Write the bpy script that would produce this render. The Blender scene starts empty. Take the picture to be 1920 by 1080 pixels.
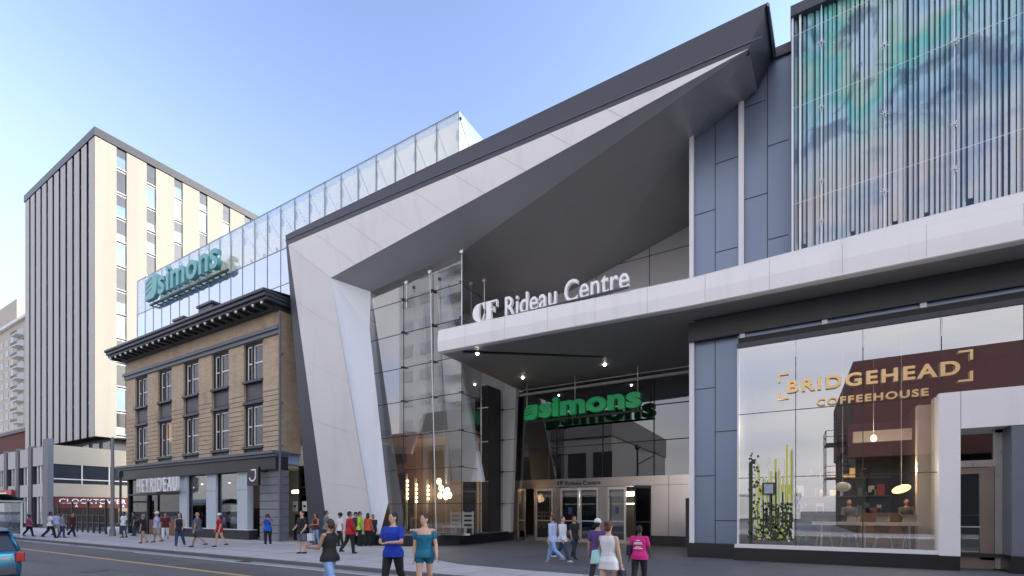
import bpy, bmesh, math, random
from mathutils import Vector, Matrix
random.seed(7)
scene = bpy.context.scene
col = scene.collection

# ------------------------------------------------------------------ camera
F, HX, HY, HCAM = 896.0, 960.0, 957.0, 1.8
YAW = math.radians(30.6)
cd = bpy.data.cameras.new('camera'); cam = bpy.data.objects.new('camera', cd); col.objects.link(cam)
cam.location = (0, 0, HCAM); cam.rotation_euler = (math.pi/2, 0, YAW)
cd.sensor_width = 36; cd.lens = F/1920*36; cd.shift_y = (HY-540)/1920
cd.clip_start = 0.1; cd.clip_end = 3000
scene.camera = cam

# ------------------------------------------------------------------ sky, sun, exposure
SUN_EL, SUN_AZ = math.radians(16), math.radians(58)
world = bpy.data.worlds.new('World'); scene.world = world; world.use_nodes = True
nt = world.node_tree
sky = nt.nodes.new('ShaderNodeTexSky'); sky.sky_type = 'NISHITA'; sky.sun_disc = False
sky.sun_elevation = SUN_EL; sky.sun_rotation = SUN_AZ
sky.altitude = 0; sky.air_density = 1.0; sky.dust_density = 1.6; sky.ozone_density = 4.0
hs = nt.nodes.new('ShaderNodeHueSaturation'); hs.inputs['Saturation'].default_value = 0.74
wb = nt.nodes.new('ShaderNodeMix'); wb.data_type = 'RGBA'; wb.blend_type = 'MULTIPLY'; wb.inputs[0].default_value = 1.0
wb.inputs[7].default_value = (0.74, 0.735, 0.70, 1)      # white balance of the evening air
gm = nt.nodes.new('ShaderNodeGamma'); gm.inputs[1].default_value = 1.55
nt.links.new(sky.outputs[0], gm.inputs[0]); nt.links.new(gm.outputs[0], hs.inputs['Color']); nt.links.new(hs.outputs[0], wb.inputs[6]); 
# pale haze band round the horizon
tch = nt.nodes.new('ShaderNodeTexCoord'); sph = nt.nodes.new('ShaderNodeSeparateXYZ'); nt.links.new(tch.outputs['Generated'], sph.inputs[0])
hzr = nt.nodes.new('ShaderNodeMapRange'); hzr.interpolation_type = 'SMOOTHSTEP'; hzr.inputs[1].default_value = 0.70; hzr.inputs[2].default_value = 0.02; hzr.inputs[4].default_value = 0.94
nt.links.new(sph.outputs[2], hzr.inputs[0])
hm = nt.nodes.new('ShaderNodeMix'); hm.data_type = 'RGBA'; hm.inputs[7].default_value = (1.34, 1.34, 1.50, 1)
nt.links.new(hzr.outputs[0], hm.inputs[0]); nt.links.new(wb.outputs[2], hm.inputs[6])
# cloud mirrored in shop glass, enlarged and brightened behind camera to light the facade
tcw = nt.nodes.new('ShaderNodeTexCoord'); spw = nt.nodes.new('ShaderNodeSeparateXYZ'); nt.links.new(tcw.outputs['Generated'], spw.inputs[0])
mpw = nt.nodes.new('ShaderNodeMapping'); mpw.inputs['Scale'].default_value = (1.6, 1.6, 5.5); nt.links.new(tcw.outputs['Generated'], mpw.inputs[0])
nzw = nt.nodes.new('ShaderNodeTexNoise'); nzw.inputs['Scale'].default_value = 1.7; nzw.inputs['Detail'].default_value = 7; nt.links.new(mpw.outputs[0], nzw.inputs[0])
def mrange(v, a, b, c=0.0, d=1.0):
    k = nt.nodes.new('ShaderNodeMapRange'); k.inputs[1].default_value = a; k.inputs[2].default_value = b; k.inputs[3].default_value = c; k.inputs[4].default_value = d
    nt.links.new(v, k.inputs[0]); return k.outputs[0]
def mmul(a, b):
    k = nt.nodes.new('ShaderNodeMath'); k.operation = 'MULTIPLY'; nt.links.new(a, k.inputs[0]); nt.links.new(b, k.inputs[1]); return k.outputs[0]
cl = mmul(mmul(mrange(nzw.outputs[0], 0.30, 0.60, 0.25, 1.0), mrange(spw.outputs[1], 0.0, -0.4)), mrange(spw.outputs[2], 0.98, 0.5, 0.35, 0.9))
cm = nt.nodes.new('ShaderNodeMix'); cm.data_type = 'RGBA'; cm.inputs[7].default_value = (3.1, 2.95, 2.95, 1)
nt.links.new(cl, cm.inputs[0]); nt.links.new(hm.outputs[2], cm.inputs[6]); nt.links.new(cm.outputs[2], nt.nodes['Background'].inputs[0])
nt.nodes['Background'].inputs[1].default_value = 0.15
sd = bpy.data.lights.new('sun', 'SUN'); sun = bpy.data.objects.new('sun', sd); col.objects.link(sun)
sd.energy = 0.5; sd.angle = math.radians(12); sd.color = (1.0, 0.9, 0.78)
to_sun = Vector((math.sin(SUN_AZ)*math.cos(SUN_EL), math.cos(SUN_AZ)*math.cos(SUN_EL), math.sin(SUN_EL)))
sun.rotation_euler = to_sun.to_track_quat('Z', 'Y').to_euler()
scene.view_settings.view_transform = 'Standard'; scene.view_settings.look = 'None'
scene.view_settings.gamma = 1.0; scene.view_settings.use_curve_mapping = False
scene.view_settings.exposure = 1.9
scene.render.engine = 'CYCLES'
scene.cycles.max_bounces = 8; scene.cycles.transparent_max_bounces = 16
scene.cycles.glossy_bounces = 4; scene.cycles.transmission_bounces = 6

# ------------------------------------------------------------------ surveying: photo pixel -> point on a real plane
CY, SY = math.cos(YAW), math.sin(YAW)
def ray(px, py=HY):
    r = (px-HX)/F
    return Vector((-SY + r*CY, CY + r*SY, (HY-py)/F))
def onY(px, py, Y):
    d = ray(px, py); k = Y/d.y
    return Vector((d.x*k, Y, HCAM + d.z*k))
def onX(px, py, X):
    d = ray(px, py); k = X/d.x
    return Vector((X, d.y*k, HCAM + d.z*k))
def onZ(px, py, Z=0.0):
    d = ray(px, py); k = (Z-HCAM)/d.z
    return Vector((d.x*k, d.y*k, Z))
def XY(px, Y): return onY(px, HY, Y).x

# ------------------------------------------------------------------ materials
M = {}
def mat(name, color, rough=0.6, metal=0.0, var=0.12, scale=2.0, bump=0.0, bscale=40.0, spec=0.5, stretch=None, detail=4.0):
    m = bpy.data.materials.new(name); m.use_nodes = True
    n = m.node_tree; b = n.nodes['Principled BSDF']
    b.inputs['Roughness'].default_value = rough; b.inputs['Metallic'].default_value = metal
    b.inputs['Specular IOR Level'].default_value = spec
    tc = n.nodes.new('ShaderNodeTexCoord'); mp = n.nodes.new('ShaderNodeMapping')
    n.links.new(tc.outputs['Object'], mp.inputs[0])
    if stretch: mp.inputs['Scale'].default_value = stretch
    no = n.nodes.new('ShaderNodeTexNoise'); no.inputs['Scale'].default_value = scale; no.inputs['Detail'].default_value = detail
    n.links.new(mp.outputs[0], no.inputs[0])
    mx = n.nodes.new('ShaderNodeMix'); mx.data_type = 'RGBA'
    n.links.new(no.outputs[0], mx.inputs[0])
    c = Vector(color[:3])
    mx.inputs[6].default_value = (*(c*(1-var)), 1); mx.inputs[7].default_value = (*[min(1, v*(1+var)) for v in c], 1)
    n.links.new(mx.outputs[2], b.inputs['Base Color'])
    rr = n.nodes.new('ShaderNodeMapRange'); rr.inputs[3].default_value = max(0.02, rough-0.08); rr.inputs[4].default_value = min(1, rough+0.08)
    n.links.new(no.outputs[0], rr.inputs[0]); n.links.new(rr.outputs[0], b.inputs['Roughness'])
    if bump > 0:
        n2 = n.nodes.new('ShaderNodeTexNoise'); n2.inputs['Scale'].default_value = bscale
        n.links.new(tc.outputs['Object'], n2.inputs[0])
        bp = n.nodes.new('ShaderNodeBump'); bp.inputs['Strength'].default_value = bump; bp.inputs['Distance'].default_value = 0.02
        n.links.new(n2.outputs[0], bp.inputs['Height']); n.links.new(bp.outputs[0], b.inputs['Normal'])
    M[name] = m
    return m
def glass(name, tint=(0.85, 0.9, 0.92), base=0.12, gain=1.0, body=None, bodyfac=0.0, rough=0.0, wav=0.0):
    """window glass: see-through and mirror mixed by Fresnel; `body` adds a coloured coating"""
    m = bpy.data.materials.new(name); m.use_nodes = True
    n = m.node_tree; n.nodes.clear(); L = n.links
    out = n.nodes.new('ShaderNodeOutputMaterial')
    tr = n.nodes.new('ShaderNodeBsdfTransparent'); tr.inputs[0].default_value = (*tint, 1)
    gl = n.nodes.new('ShaderNodeBsdfGlossy'); gl.inputs['Roughness'].default_value = rough; gl.inputs[0].default_value = (0.95, 0.97, 1, 1)
    fr = n.nodes.new('ShaderNodeFresnel'); fr.inputs[0].default_value = 1.5
    ma = n.nodes.new('ShaderNodeMath'); ma.operation = 'MULTIPLY_ADD'; ma.inputs[1].default_value = gain; ma.inputs[2].default_value = base; ma.use_clamp = True
    L.new(fr.outputs[0], ma.inputs[0])
    mx = n.nodes.new('ShaderNodeMixShader'); L.new(ma.outputs[0], mx.inputs[0])
    if body:
        df = n.nodes.new('ShaderNodeBsdfDiffuse'); df.inputs[0].default_value = (*body, 1)
        m0 = n.nodes.new('ShaderNodeMixShader'); m0.inputs[0].default_value = bodyfac
        L.new(tr.outputs[0], m0.inputs[1]); L.new(df.outputs[0], m0.inputs[2]); L.new(m0.outputs[0], mx.inputs[1])
    else:
        L.new(tr.outputs[0], mx.inputs[1])
    L.new(gl.outputs[0], mx.inputs[2]); L.new(mx.outputs[0], out.inputs[0])
    if wav > 0:
        tc = n.nodes.new('ShaderNodeTexCoord'); no = n.nodes.new('ShaderNodeTexNoise'); no.inputs['Scale'].default_value = 0.45; no.inputs['Detail'].default_value = 1
        L.new(tc.outputs['Object'], no.inputs[0])
        bp = n.nodes.new('ShaderNodeBump'); bp.inputs['Strength'].default_value = wav; bp.inputs['Distance'].default_value = 0.05
        L.new(no.outputs[0], bp.inputs['Height']); L.new(bp.outputs[0], gl.inputs['Normal'])
    M[name] = m
    return m
def emit(name, color, s):
    m = bpy.data.materials.new(name); m.use_nodes = True
    b = m.node_tree.nodes['Principled BSDF']; b.inputs['Base Color'].default_value = (*color, 1)
    b.inputs['Emission Color'].default_value = (*color, 1); b.inputs['Emission Strength'].default_value = s
    M[name] = m
    return m

mat('white_panel', (0.78, 0.76, 0.75), 0.42, 0.1, 0.05, 0.35)
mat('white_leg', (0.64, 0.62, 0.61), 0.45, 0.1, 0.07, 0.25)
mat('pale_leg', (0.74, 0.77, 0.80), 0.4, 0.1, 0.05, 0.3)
mat('dark_frame', (0.062, 0.062, 0.078), 0.5, 0.2, 0.12, 0.6)
mat('soffit', (0.36, 0.355, 0.36), 0.36, 0.5, 0.14, 0.25)
mat('canopy_soffit', (0.28, 0.27, 0.27), 0.5, 0.1, 0.08, 0.4)
mat('grey_panel', (0.18, 0.225, 0.30), 0.38, 0.4, 0.07, 0.3)
mat('light_panel', (0.64, 0.62, 0.61), 0.5, 0.1, 0.06, 0.4)
mat('fin_white', (0.74, 0.74, 0.75), 0.45, 0, 0.04)
mat('steel', (0.50, 0.44, 0.40), 0.2, 0.95, 0.07, 1.2, stretch=(1, 1, 0.15))
mat('door_steel', (0.66, 0.63, 0.60), 0.3, 0.9, 0.06)
mat('black', (0.012, 0.012, 0.014), 0.4, 0, 0.3)
mat('seam', (0.02, 0.022, 0.025), 0.6)
mat('near_black', (0.03, 0.03, 0.033), 0.5, 0, 0.2)
mat('charcoal', (0.045, 0.047, 0.06), 0.5, 0, 0.2, 1.5)
mat('slate', (0.13, 0.14, 0.17), 0.55, 0, 0.12, 1.5)
mat('cream_wall', (0.42, 0.385, 0.31), 0.85, 0, 0.05, 0.3)
mat('grey_wall', (0.50, 0.49, 0.47), 0.85, 0, 0.06, 0.3)
mat('low_cream', (0.42, 0.37, 0.29), 0.85, 0, 0.08, 0.6)
mat('apartment_wall', (0.48, 0.43, 0.36), 0.85, 0, 0.05)
mat('red_brick', (0.12, 0.035, 0.03), 0.85, 0, 0.15, 3)
mat('blind_grey', (0.5, 0.5, 0.5), 0.7)
mat('dark_glass', (0.03, 0.032, 0.036), 0.08, 0, 0.4, 0.8)
mat('sky_glass', (0.10, 0.14, 0.2), 0.05, 0.6, 0.3, 0.4)
mat('sill_white', (0.7, 0.69, 0.66), 0.6)
mat('win_white', (0.86, 0.85, 0.83), 0.5, 0, 0.05)
mat('asphalt', (0.135, 0.125, 0.115), 0.75, 0, 0.22, 0.35, 0.4, 60)
mat('concrete', (0.50, 0.48, 0.47), 0.8, 0, 0.10, 0.5, 0.2, 30)
mat('kerb', (0.13, 0.13, 0.135), 0.8, 0, 0.2, 1)
mat('plaza', (0.125, 0.13, 0.14), 0.6, 0, 0.13, 0.6, 0.2, 50)
mat('gutter', (0.30, 0.30, 0.30), 0.8, 0, 0.2, 1.2)
mat('yellow_paint', (0.55, 0.36, 0.12), 0.7, 0, 0.15, 6)
mat('white_paint', (0.6, 0.6, 0.6), 0.7, 0, 0.2, 6)
mat('teal_sign', (0.14, 0.42, 0.41), 0.4, 0, 0.06)
mat('teal_edge', (0.03, 0.08, 0.09), 0.4)
mat('green_sign', (0.012, 0.50, 0.15), 0.35, 0, 0.05)
mat('white_sign', (0.92, 0.91, 0.90), 0.4, 0, 0.03)
mat('gold', (0.75, 0.50, 0.24), 0.32, 0.55, 0.1, 3)
mat('red_sign', (0.13, 0.010, 0.010), 0.5, 0, 0.1)
mat('bright_red', (0.5, 0.03, 0.03), 0.5)
mat('rod', (0.62, 0.62, 0.62), 0.3, 0.8)
mat('pole_grey', (0.26, 0.27, 0.28), 0.5, 0.4)
mat('pilaster_blue', (0.52, 0.58, 0.63), 0.6, 0, 0.05)
mat('timber', (0.20, 0.09, 0.035), 0.5, 0, 0.25, 6, stretch=(1, 1, 8))
mat('interior_grey', (0.40, 0.40, 0.41), 0.8)
mat('interior_warm', (0.40, 0.35, 0.31), 0.7, 0, 0.2, 0.5)
mat('interior_dark', (0.03, 0.027, 0.025), 0.8, 0, 0.3)
mat('white_furniture', (0.75, 0.74, 0.72), 0.5)
mat('curtain', (0.33, 0.24, 0.19), 0.9, 0, 0.3, 4, stretch=(14, 14, 0.3))
mat('maroon_wall', (0.10, 0.036, 0.034), 0.85, 0, 0.2, 0.8)
mat('opposite_grey', (0.23, 0.22, 0.21), 0.85, 0, 0.12, 0.3)
mat('opposite_red', (0.20, 0.085, 0.06), 0.85, 0, 0.2, 1)
mat('leaf', (0.16, 0.35, 0.04), 0.6, 0, 0.5, 5)
mat('blue_sticker', (0.02, 0.06, 0.22), 0.5)
mat('cream_canopy', (0.80, 0.74, 0.64), 0.7, 0, 0.05, 0.5)
def translucent(m, c, f):
    n = m.node_tree; t = n.nodes.new('ShaderNodeBsdfTranslucent'); t.inputs[0].default_value = (*c, 1); x = n.nodes.new('ShaderNodeMixShader'); x.inputs[0].default_value = f
    out = [k for k in n.nodes if k.type == 'OUTPUT_MATERIAL'][0]
    n.links.new(n.nodes['Principled BSDF'].outputs[0], x.inputs[1]); n.links.new(t.outputs[0], x.inputs[2]); n.links.new(x.outputs[0], out.inputs[0])
translucent(M['cream_canopy'], (1.0, 0.90, 0.72), 0.9)
mat('chair_wood_', (0.13, 0.09, 0.065), 0.6, 0, 0.2)
mat('cloth_box', (0.1, 0.16, 0.2), 0.6)
emit('menu_lit', (1.0, 0.62, 0.25), 0.35)
mat('car_blue', (0.035, 0.16, 0.27), 0.2, 0.5, 0.05)
mat('chrome', (0.8, 0.8, 0.8), 0.12, 1.0)
mat('rubber', (0.02, 0.02, 0.02), 0.8)
mat('tail_red', (0.4, 0.01, 0.01), 0.25)
glass('clear_glass', (0.74, 0.78, 0.80), 0.10, 1.2, wav=0.02)
glass('cafe_glass', (0.80, 0.81, 0.82), 0.30, 1.7, wav=0.01)
glass('mall_glass', (0.66, 0.67, 0.68), 0.15, 1.4, wav=0.02)
glass('house_pane', (0.40, 0.40, 0.41), 0.0, 0.55, wav=0.02)
glass('shop_pane', (0.82, 0.83, 0.83), 0.03, 0.9, wav=0.02)
glass('return_pane', (0.85, 0.87, 0.88), 0.0, 0.2)
glass('blue_glass', (0.25, 0.42, 0.68), 0.30, 1.3, body=(0.34, 0.53, 0.80), bodyfac=0.55, wav=0.03)
glass('parapet_glass', (0.92, 0.97, 0.98), 0.05, 0.8, body=(0.86, 0.93, 0.93), bodyfac=0.22)
glass('dark_window', (0.10, 0.10, 0.11), 0.12, 1.2, wav=0.02)
glass('shelter_glass', (0.80, 0.84, 0.84), 0.08, 1.0)
emit('warm_bulb', (1.0, 0.68, 0.34), 3.5)
emit('warm_lamp', (1.0, 0.50, 0.18), 1.6)
emit('spot_lamp', (1.0, 0.93, 0.8), 8.0)
emit('lit_room', (1.0, 0.42, 0.08), 0.9)
emit('lit_strip', (1.0, 0.86, 0.66), 2.8)

def worn(name, terms):
    """darken or lighten a material along noise bands: (scale, stretch, low, high, colour, amount)"""
    n = M[name].node_tree; L = n.links; b = n.nodes['Principled BSDF']; tc = n.nodes.new('ShaderNodeTexCoord')
    for sc, st_, lo, hi, c, am in terms:
        mp = n.nodes.new('ShaderNodeMapping'); mp.inputs['Scale'].default_value = st_; L.new(tc.outputs['Object'], mp.inputs[0])
        no = n.nodes.new('ShaderNodeTexNoise'); no.inputs['Scale'].default_value = sc; no.inputs['Detail'].default_value = 8; no.inputs['Roughness'].default_value = 0.65; L.new(mp.outputs[0], no.inputs[0])
        mr = n.nodes.new('ShaderNodeMapRange'); mr.inputs[1].default_value = lo; mr.inputs[2].default_value = hi; mr.inputs[4].default_value = am; L.new(no.outputs[0], mr.inputs[0])
        mx = n.nodes.new('ShaderNodeMix'); mx.data_type = 'RGBA'; mx.inputs[7].default_value = (*c, 1); L.new(mr.outputs[0], mx.inputs[0])
        old = b.inputs['Base Color'].links[0].from_socket; L.new(old, mx.inputs[6]); L.new(mx.outputs[2], b.inputs['Base Color'])
worn('asphalt', [(0.5, (0.06, 1.6, 1), 0.5, 0.62, (0.075, 0.07, 0.066), 0.6), (0.9, (0.5, 0.5, 1), 0.58, 0.64, (0.17, 0.165, 0.16), 0.5), (7, (1, 1, 1), 0.55, 0.75, (0.05, 0.05, 0.05), 0.5)])
worn('concrete', [(0.8, (1, 1, 1), 0.52, 0.7, (0.30, 0.285, 0.27), 0.6), (5, (1, 1, 1), 0.6, 0.72, (0.22, 0.21, 0.2), 0.5), (0.12, (1, 3, 1), 0.5, 0.55, (0.42, 0.40, 0.39), 0.5)])
worn('plaza', [(0.5, (1, 1, 1), 0.5, 0.66, (0.09, 0.095, 0.10), 0.6), (6, (1, 1, 1), 0.62, 0.72, (0.19, 0.19, 0.19), 0.4)])
for nm in ('white_panel', 'white_leg', 'pale_leg'):
    worn(nm, [(0.8, (1.5, 1.5, 0.12), 0.52, 0.75, (0.45, 0.44, 0.43), 0.28)])
worn('cream_wall', [(0.25, (2, 2, 0.1), 0.5, 0.75, (0.30, 0.27, 0.23), 0.4)])
worn('grey_wall', [(0.25, (2, 2, 0.1), 0.5, 0.75, (0.34, 0.34, 0.34), 0.4)])
def brick_mat():
    m = mat('brick', (0.56, 0.43, 0.31), 0.88, 0, 0.22, 1.1)
    n = m.node_tree; b = n.nodes['Principled BSDF']; L = n.links
    tc = n.nodes.new('ShaderNodeTexCoord'); sp = n.nodes.new('ShaderNodeSeparateXYZ'); cb = n.nodes.new('ShaderNodeCombineXYZ')
    L.new(tc.outputs['Object'], sp.inputs[0])
    ad = n.nodes.new('ShaderNodeMath'); ad.operation = 'ADD'; L.new(sp.outputs[0], ad.inputs[0]); L.new(sp.outputs[1], ad.inputs[1])
    L.new(ad.outputs[0], cb.inputs[0]); L.new(sp.outputs[2], cb.inputs[1])
    bt = n.nodes.new('ShaderNodeTexBrick'); bt.inputs['Scale'].default_value = 1.0
    bt.inputs['Brick Width'].default_value = 0.42; bt.inputs['Row Height'].default_value = 0.14; bt.inputs['Mortar Size'].default_value = 0.012
    bt.inputs['Color1'].default_value = (0.62, 0.48, 0.34, 1); bt.inputs['Color2'].default_value = (0.45, 0.335, 0.225, 1); bt.inputs['Mortar'].default_value = (0.30, 0.24, 0.18, 1)
    L.new(cb.outputs[0], bt.inputs[0])
    old = b.inputs['Base Color'].links[0].from_socket
    mx = n.nodes.new('ShaderNodeMix'); mx.data_type = 'RGBA'; mx.inputs[0].default_value = 0.55
    L.new(old, mx.inputs[6]); L.new(bt.outputs[0], mx.inputs[7]); L.new(mx.outputs[2], b.inputs['Base Color'])
    bp = n.nodes.new('ShaderNodeBump'); bp.inputs['Strength'].default_value = 0.5; bp.inputs['Distance'].default_value = 0.02
    L.new(bt.outputs[0], bp.inputs['Height']); L.new(bp.outputs[0], b.inputs['Normal'])
brick_mat()
worn('brick', [(0.7, (1, 1, 0.4), 0.52, 0.72, (0.22, 0.15, 0.10), 0.55), (3, (1, 1, 1), 0.6, 0.7, (0.72, 0.58, 0.42), 0.3)])

def print_mat():
    """the printed picture on the glass screen: teal and blue foliage above, sandy lilac below"""
    m = bpy.data.materials.new('printed_glass'); m.use_nodes = True
    n = m.node_tree; L = n.links; b = n.nodes['Principled BSDF']
    tc = n.nodes.new('ShaderNodeTexCoord'); sp = n.nodes.new('ShaderNodeSeparateXYZ'); L.new(tc.outputs['Object'], sp.inputs[0])
    def noise(s, d, off, dist=0.0):
        mp = n.nodes.new('ShaderNodeMapping'); mp.inputs['Location'].default_value = off; L.new(tc.outputs['Object'], mp.inputs[0])
        no = n.nodes.new('ShaderNodeTexNoise'); no.inputs['Scale'].default_value = s; no.inputs['Detail'].default_value = d
        no.inputs['Distortion'].default_value = dist; L.new(mp.outputs[0], no.inputs[0]); return no.outputs[0]
    def ramp(v, stops):
        r = n.nodes.new('ShaderNodeValToRGB'); e = r.color_ramp.elements
        while len(e) < len(stops): e.new(0.5)
        for k, (p, c) in enumerate(stops): e[k].position = p; e[k].color = (*c, 1)
        L.new(v, r.inputs[0]); return r.outputs[0]
    def mix(f, a, c):
        x = n.nodes.new('ShaderNodeMix'); x.data_type = 'RGBA'; L.new(f, x.inputs[0]); L.new(a, x.inputs[6]); L.new(c, x.inputs[7]); return x.outputs[2]
    top = ramp(noise(0.33, 3, (3, 0, 1)), [(0.34, (0.10, 0.27, 0.42)), (0.44, (0.32, 0.52, 0.64)), (0.52, (0.10, 0.48, 0.44)), (0.57, (0.30, 0.52, 0.42)), (0.63, (0.42, 0.58, 0.66)), (0.72, (0.20, 0.42, 0.60))])
    low = ramp(noise(0.5, 4, (0, 0, 7)), [(0.35, (0.30, 0.38, 0.50)), (0.5, (0.50, 0.52, 0.55)), (0.64, (0.52, 0.49, 0.44))])
    hz = n.nodes.new('ShaderNodeMapRange'); hz.inputs[1].default_value = 2.2; hz.inputs[2].default_value = 4.6; L.new(sp.outputs[2], hz.inputs[0])
    wob = n.nodes.new('ShaderNodeMath'); wob.operation = 'MULTIPLY_ADD'; wob.inputs[1].default_value = 1.6; wob.inputs[2].default_value = -0.8
    L.new(noise(0.6, 3, (9, 0, 2)), wob.inputs[0])
    ad = n.nodes.new('ShaderNodeMath'); ad.use_clamp = True; L.new(hz.outputs[0], ad.inputs[0]); L.new(wob.outputs[0], ad.inputs[1])
    c = mix(ad.outputs[0], low, top)
    dark = ramp(noise(0.75, 9, (5, 0, 0), 0.8), [(0.52, (0, 0, 0)), (0.60, (0.75, 0.75, 0.75))])
    dk = n.nodes.new('ShaderNodeRGB'); dk.outputs[0].default_value = (0.03, 0.07, 0.15, 1)
    mf = n.nodes.new('ShaderNodeMath'); mf.operation = 'MULTIPLY'; L.new(dark, mf.inputs[0]); L.new(ad.outputs[0], mf.inputs[1])
    c = mix(mf.outputs[0], c, dk.outputs[0])
    L.new(c, b.inputs['Base Color']); b.inputs['Roughness'].default_value = 0.12
    b.inputs['Specular IOR Level'].default_value = 0.8
    M['printed_glass'] = m
print_mat()

gb = M['green_sign'].node_tree.nodes['Principled BSDF']; gb.inputs['Emission Color'].default_value = (0.01, 0.30, 0.09, 1); gb.inputs['Emission Strength'].default_value = 0.03   # slight green emission in the sign colour
# ------------------------------------------------------------------ mesh helpers
def tag(o, label=None, cat=None, group=None, kind=None):
    if label: o['label'] = label
    if cat: o['category'] = cat
    if group: o['group'] = group
    if kind: o['kind'] = kind
    return o
def root_of(o):
    p = Vector((0, 0, 0))
    while o is not None: p += o.location; o = o.parent
    return p
def thing(name, label, cat, loc=(0, 0, 0), group=None):
    o = bpy.data.objects.new(name, None); col.objects.link(o); o.location = loc
    o.empty_display_size = 0.2
    return tag(o, label, cat, group)
class MB:
    def __init__(s): s.v = []; s.f = []
    def box(s, x0, x1, y0, y1, z0, z1):
        if x0 > x1: x0, x1 = x1, x0
        if y0 > y1: y0, y1 = y1, y0
        if z0 > z1: z0, z1 = z1, z0
        k = len(s.v)
        s.v += [(x0,y0,z0),(x1,y0,z0),(x1,y1,z0),(x0,y1,z0),(x0,y0,z1),(x1,y0,z1),(x1,y1,z1),(x0,y1,z1)]
        s.f += [tuple(k+i for i in q) for q in ((0,3,2,1),(4,5,6,7),(0,1,5,4),(1,2,6,5),(2,3,7,6),(3,0,4,7))]
        return s
    def face(s, *pts):
        k = len(s.v); s.v += [tuple(p) for p in pts]; s.f.append(tuple(range(k, k+len(pts)))); return s
    def prism(s, pts, off):
        """a polygon pushed along `off` into a solid"""
        off = Vector(off); k = len(s.v); n = len(pts)
        s.v += [tuple(p) for p in pts] + [tuple(Vector(p)+off) for p in pts]
        s.f.append(tuple(range(k, k+n))); s.f.append(tuple(reversed(range(k+n, k+2*n))))
        for i in range(n):
            j = (i+1) % n; s.f.append((k+i, k+n+i, k+n+j, k+j))
        return s
    def tube(s, p0, p1, r, n=8, r1=None):
        p0 = Vector(p0); p1 = Vector(p1); r1 = r if r1 is None else r1
        d = (p1-p0).normalized(); a = d.orthogonal().normalized(); b = d.cross(a); k = len(s.v)
        for p, q in ((p0, r), (p1, r1)):
            for i in range(n):
                t = 2*math.pi*i/n; s.v.append(tuple(p + a*math.cos(t)*q + b*math.sin(t)*q))
        for i in range(n):
            j = (i+1) % n; s.f.append((k+i, k+j, k+n+j, k+n+i))
        s.f.append(tuple(k+i for i in reversed(range(n)))); s.f.append(tuple(k+n+i for i in range(n)))
        return s
    def ball(s, c, r, n=12, m=8):
        r = (r, r, r) if not hasattr(r, '__len__') else r; k = len(s.v)
        for i in range(m+1):
            t = math.pi*i/m
            for j in range(n):
                u = 2*math.pi*j/n
                s.v.append((c[0]+r[0]*math.sin(t)*math.cos(u), c[1]+r[1]*math.sin(t)*math.sin(u), c[2]+r[2]*math.cos(t)))
        for i in range(m):
            for j in range(n):
                a = k+i*n+j; b = k+i*n+(j+1) % n; s.f.append((a, a+n, b+n, b))
        return s
    def sweep(s, prof, path):
        """open profile rows: list of rings (same length) joined into a sheet"""
        k = len(s.v); n = len(path[0])
        for ring in path: s.v += [tuple(p) for p in ring]
        for i in range(len(path)-1):
            for j in range(n-1):
                a = k+i*n+j; s.f.append((a, a+1, a+n+1, a+n))
        return s
    def build_each(s, name, m, parent=None, **k):
        """every separate piece a mesh of its own"""
        par = list(range(len(s.v)))
        def fnd(a):
            while par[a] != a: par[a] = par[par[a]]; a = par[a]
            return a
        for f in s.f:
            for i in f[1:]: par[fnd(i)] = fnd(f[0])
        gr = {}
        for f in s.f: gr.setdefault(fnd(f[0]), []).append(f)
        for fs in gr.values():
            ids = sorted({i for f in fs for i in f}); mp = {a: b for b, a in enumerate(ids)}
            q = MB(); q.v = [s.v[i] for i in ids]; q.f = [tuple(mp[i] for i in f) for f in fs]; q.build(name, m, parent, **k)
    def build(s, name, m, parent=None, bevel=0.0, smooth=False, fix=True):
        o0 = root_of(parent)
        me = bpy.data.meshes.new(name)
        me.from_pydata([(v[0]-o0.x, v[1]-o0.y, v[2]-o0.z) for v in s.v], [], s.f); me.update()
        bm = bmesh.new(); bm.from_mesh(me)
        bmesh.ops.remove_doubles(bm, verts=bm.verts, dist=1e-5)
        if fix: bmesh.ops.recalc_face_normals(bm, faces=bm.faces)
        bm.to_mesh(me); bm.free()
        if smooth:
            for p in me.polygons: p.use_smooth = True
        me.materials.append(M[m] if isinstance(m, str) else m)
        o = bpy.data.objects.new(name, me); col.objects.link(o)
        if parent is not None: o.parent = parent
        if bevel > 0:
            bv = o.modifiers.new('bevel', 'BEVEL'); bv.width = bevel; bv.segments = 2; bv.limit_method = 'ANGLE'
        return o
def B(): return MB()
def struct(mb, name, m): return tag(mb.build(name, m), kind='structure')
def bake(o):
    """apply modifiers, return a plain mesh and drop the temporary object"""
    dg = bpy.context.evaluated_depsgraph_get()
    me = bpy.data.meshes.new_from_object(o.evaluated_get(dg)); d = o.data
    bpy.data.objects.remove(o)
    return me

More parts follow.
